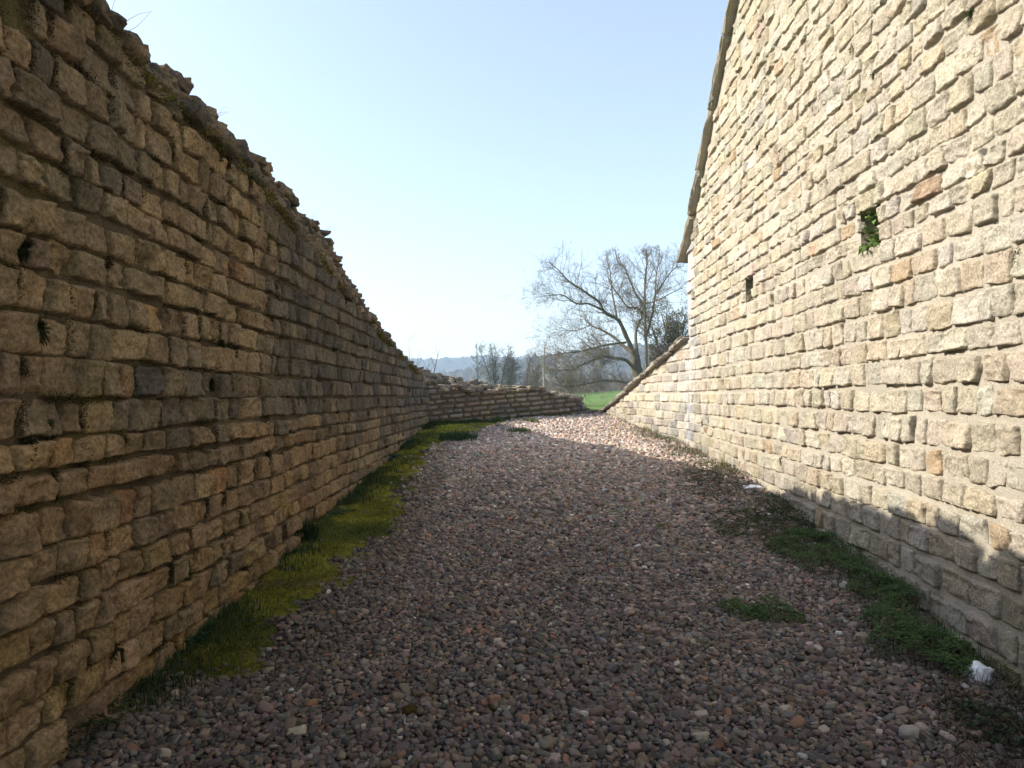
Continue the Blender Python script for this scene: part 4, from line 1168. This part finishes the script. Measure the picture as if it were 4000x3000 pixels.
bare_tree(2590, 43, 1330, 1500, 1.0, .10, 4, (.12, .09, .07), 'reddish brown thicket between the big trunk and the coping', leafy=1500, lcol=(.10, .07, .045), lowfill=9, kids=(7, 5, 4), rmin=.006)

# thin saplings behind the end of the shaded wall
for (px, topy, L, lb_) in [(1610, 1325, 0, 'taller bare sapling rising behind the end of the shaded wall'), (1665, 1350, 0, 'shorter bare sapling right of the taller one behind the wall end'), (1703, 1430, 0, 'smallest bare shoot behind the heap of wall stones')]:
    root = thing('sapling', lb_, 'sapling', 'bare saplings behind the wall end')
    d = 19.0; b = Buf(); segs = []
    for s in range(3 if topy < 1400 else 1):
        x = (px - CX) / FPX * d + R.normal(0, .03); p = np.array([x, d, 1.3]); H = EYE + (Y0 - topy) * d / FPX - 1.3
        dd = unit(np.array([R.normal(.0, .12), R.normal(0, .1), 1])); LL = H * R.uniform(.75, 1)
        grow(segs, p, dd, LL, .012, 1, 2, (0, 5, 0), .05, .05, .28)
    segs = np.array(segs); segs[:, 6:] = np.maximum(segs[:, 6:], .003)
    tubes(b, segs, (.13, .10, .08), 4); b.build('stem', M_BARK, root)

# pale dead trunk with ivy remains
root = thing('dead_tree', 'thin pale upright dead trunk in front of the bushy trees', 'dead tree')
b = Buf(); d = 46.0; x = (2127 - CX) / FPX * d; z0 = float(ground(x, d)) - .1; zt = EYE + (Y0 - 1355) * d / FPX
chain_tube(b, [np.array([x + .05, d, z0]), np.array([x, d, z0 + (zt - z0) * .3]), np.array([x - .04, d, z0 + (zt - z0) * .6]), np.array([x + .02, d, zt])], .11, .05, (.30, .27, .23), 7)
b.build('trunk', M_BARK, root)
b = Buf(); segs = []
for k in range(26):
    zz = R.uniform(z0 + .6, zt); grow(segs, np.array([x, d, zz]), unit(np.array([R.normal(0, 1), R.normal(0, 1), .2])), R.uniform(.2, .8), .012, 1, 2, (0, 3, 0), .25, 0)
tubes(b, segs, (.20, .18, .15), 3); b.build('branches', M_BARK, root)

# brambles and woodland beyond the field
wb = Buf(); segs = []
for k in range(330):
    x = R.uniform(-40, 60); y = R.uniform(105, 118)
    z0 = float(ground(x, y)); h = R.uniform(.8, 2.2)
    p = np.array([x, y, z0])
    for s in range(7):
        grow(segs, p + R.normal(0, .4, 3) * np.array([1, 1, 0]), unit(np.array([R.normal(0, .4), R.normal(0, .4), 1])), h * R.uniform(.6, 1), .03, 2, 3, (0, 0, 3, 0), .15, .1)
segs = np.array(segs); segs[:, 6:] = np.maximum(segs[:, 6:], .014)
tubes(wb, segs, np.clip(np.array((.15, .10, .075)) * R.uniform(.6, 1.4, (len(segs), 1)), 0, 1), 3)
tag(wb.build('undergrowth', M_BARK), 'reddish brown brambles along the far edge of the field', kind='stuff')
wb = Buf(); segs = []
for k in range(420):
    y = R.uniform(170, 330); x = R.uniform(-.02, .34) * y; z0 = float(ground(x, y)) - 1; h = R.uniform(4, 8)
    p = np.array([x, y, z0])
    segs.append((*p, *(p + np.array([R.normal(0, .3), 0, h * .7])), .22, .08))
    for s in range(9):
        q = p + np.array([0, 0, h * R.uniform(.15, .7)])
        grow(segs, q, unit(np.array([R.normal(0, .7), R.normal(0, .7), .8])), h * R.uniform(.25, .45), .08, 2, 3, (0, 0, 4, 0), .15, .15)
segs = np.array(segs); segs[:, 6:] = np.maximum(segs[:, 6:], .03)
tubes(wb, segs, np.clip(np.array((.11, .09, .07)) * R.uniform(.6, 1.4, (len(segs), 1)), 0, 1), 3)
tag(wb.build('woodland', M_BARK), 'grey leafless woodland beyond the field', kind='stuff')

# ------------------------------------------------------------------ haze
hz = Buf()
lo, hi = np.array([-2600., -60, -12]), np.array([2600., 1500, 125])
v = np.array([[x, y, z] for x in (lo[0], hi[0]) for y in (lo[1], hi[1]) for z in (lo[2], hi[2])])
hz.add(v, [[0, 1, 3, 2], [4, 6, 7, 5], [0, 4, 5, 1], [2, 3, 7, 6], [0, 2, 6, 4], [1, 5, 7, 3]])
hm = bpy.data.materials.new('haze'); hm.use_nodes = True
hn = hm.node_tree; hn.nodes.remove(hn.nodes['Principled BSDF'])
pv = hn.nodes.new('ShaderNodeVolumePrincipled'); pv.inputs['Color'].default_value = (.62, .80, 1, 1); pv.inputs['Density'].default_value = .0006; pv.inputs['Anisotropy'].default_value = .0
hn.links.new(pv.outputs[0], hn.nodes['Material Output'].inputs['Volume'])
ho = hz.build('haze', hm, smooth=False); ho['kind'] = 'stuff'; ho['label'] = 'pale haze in the air'
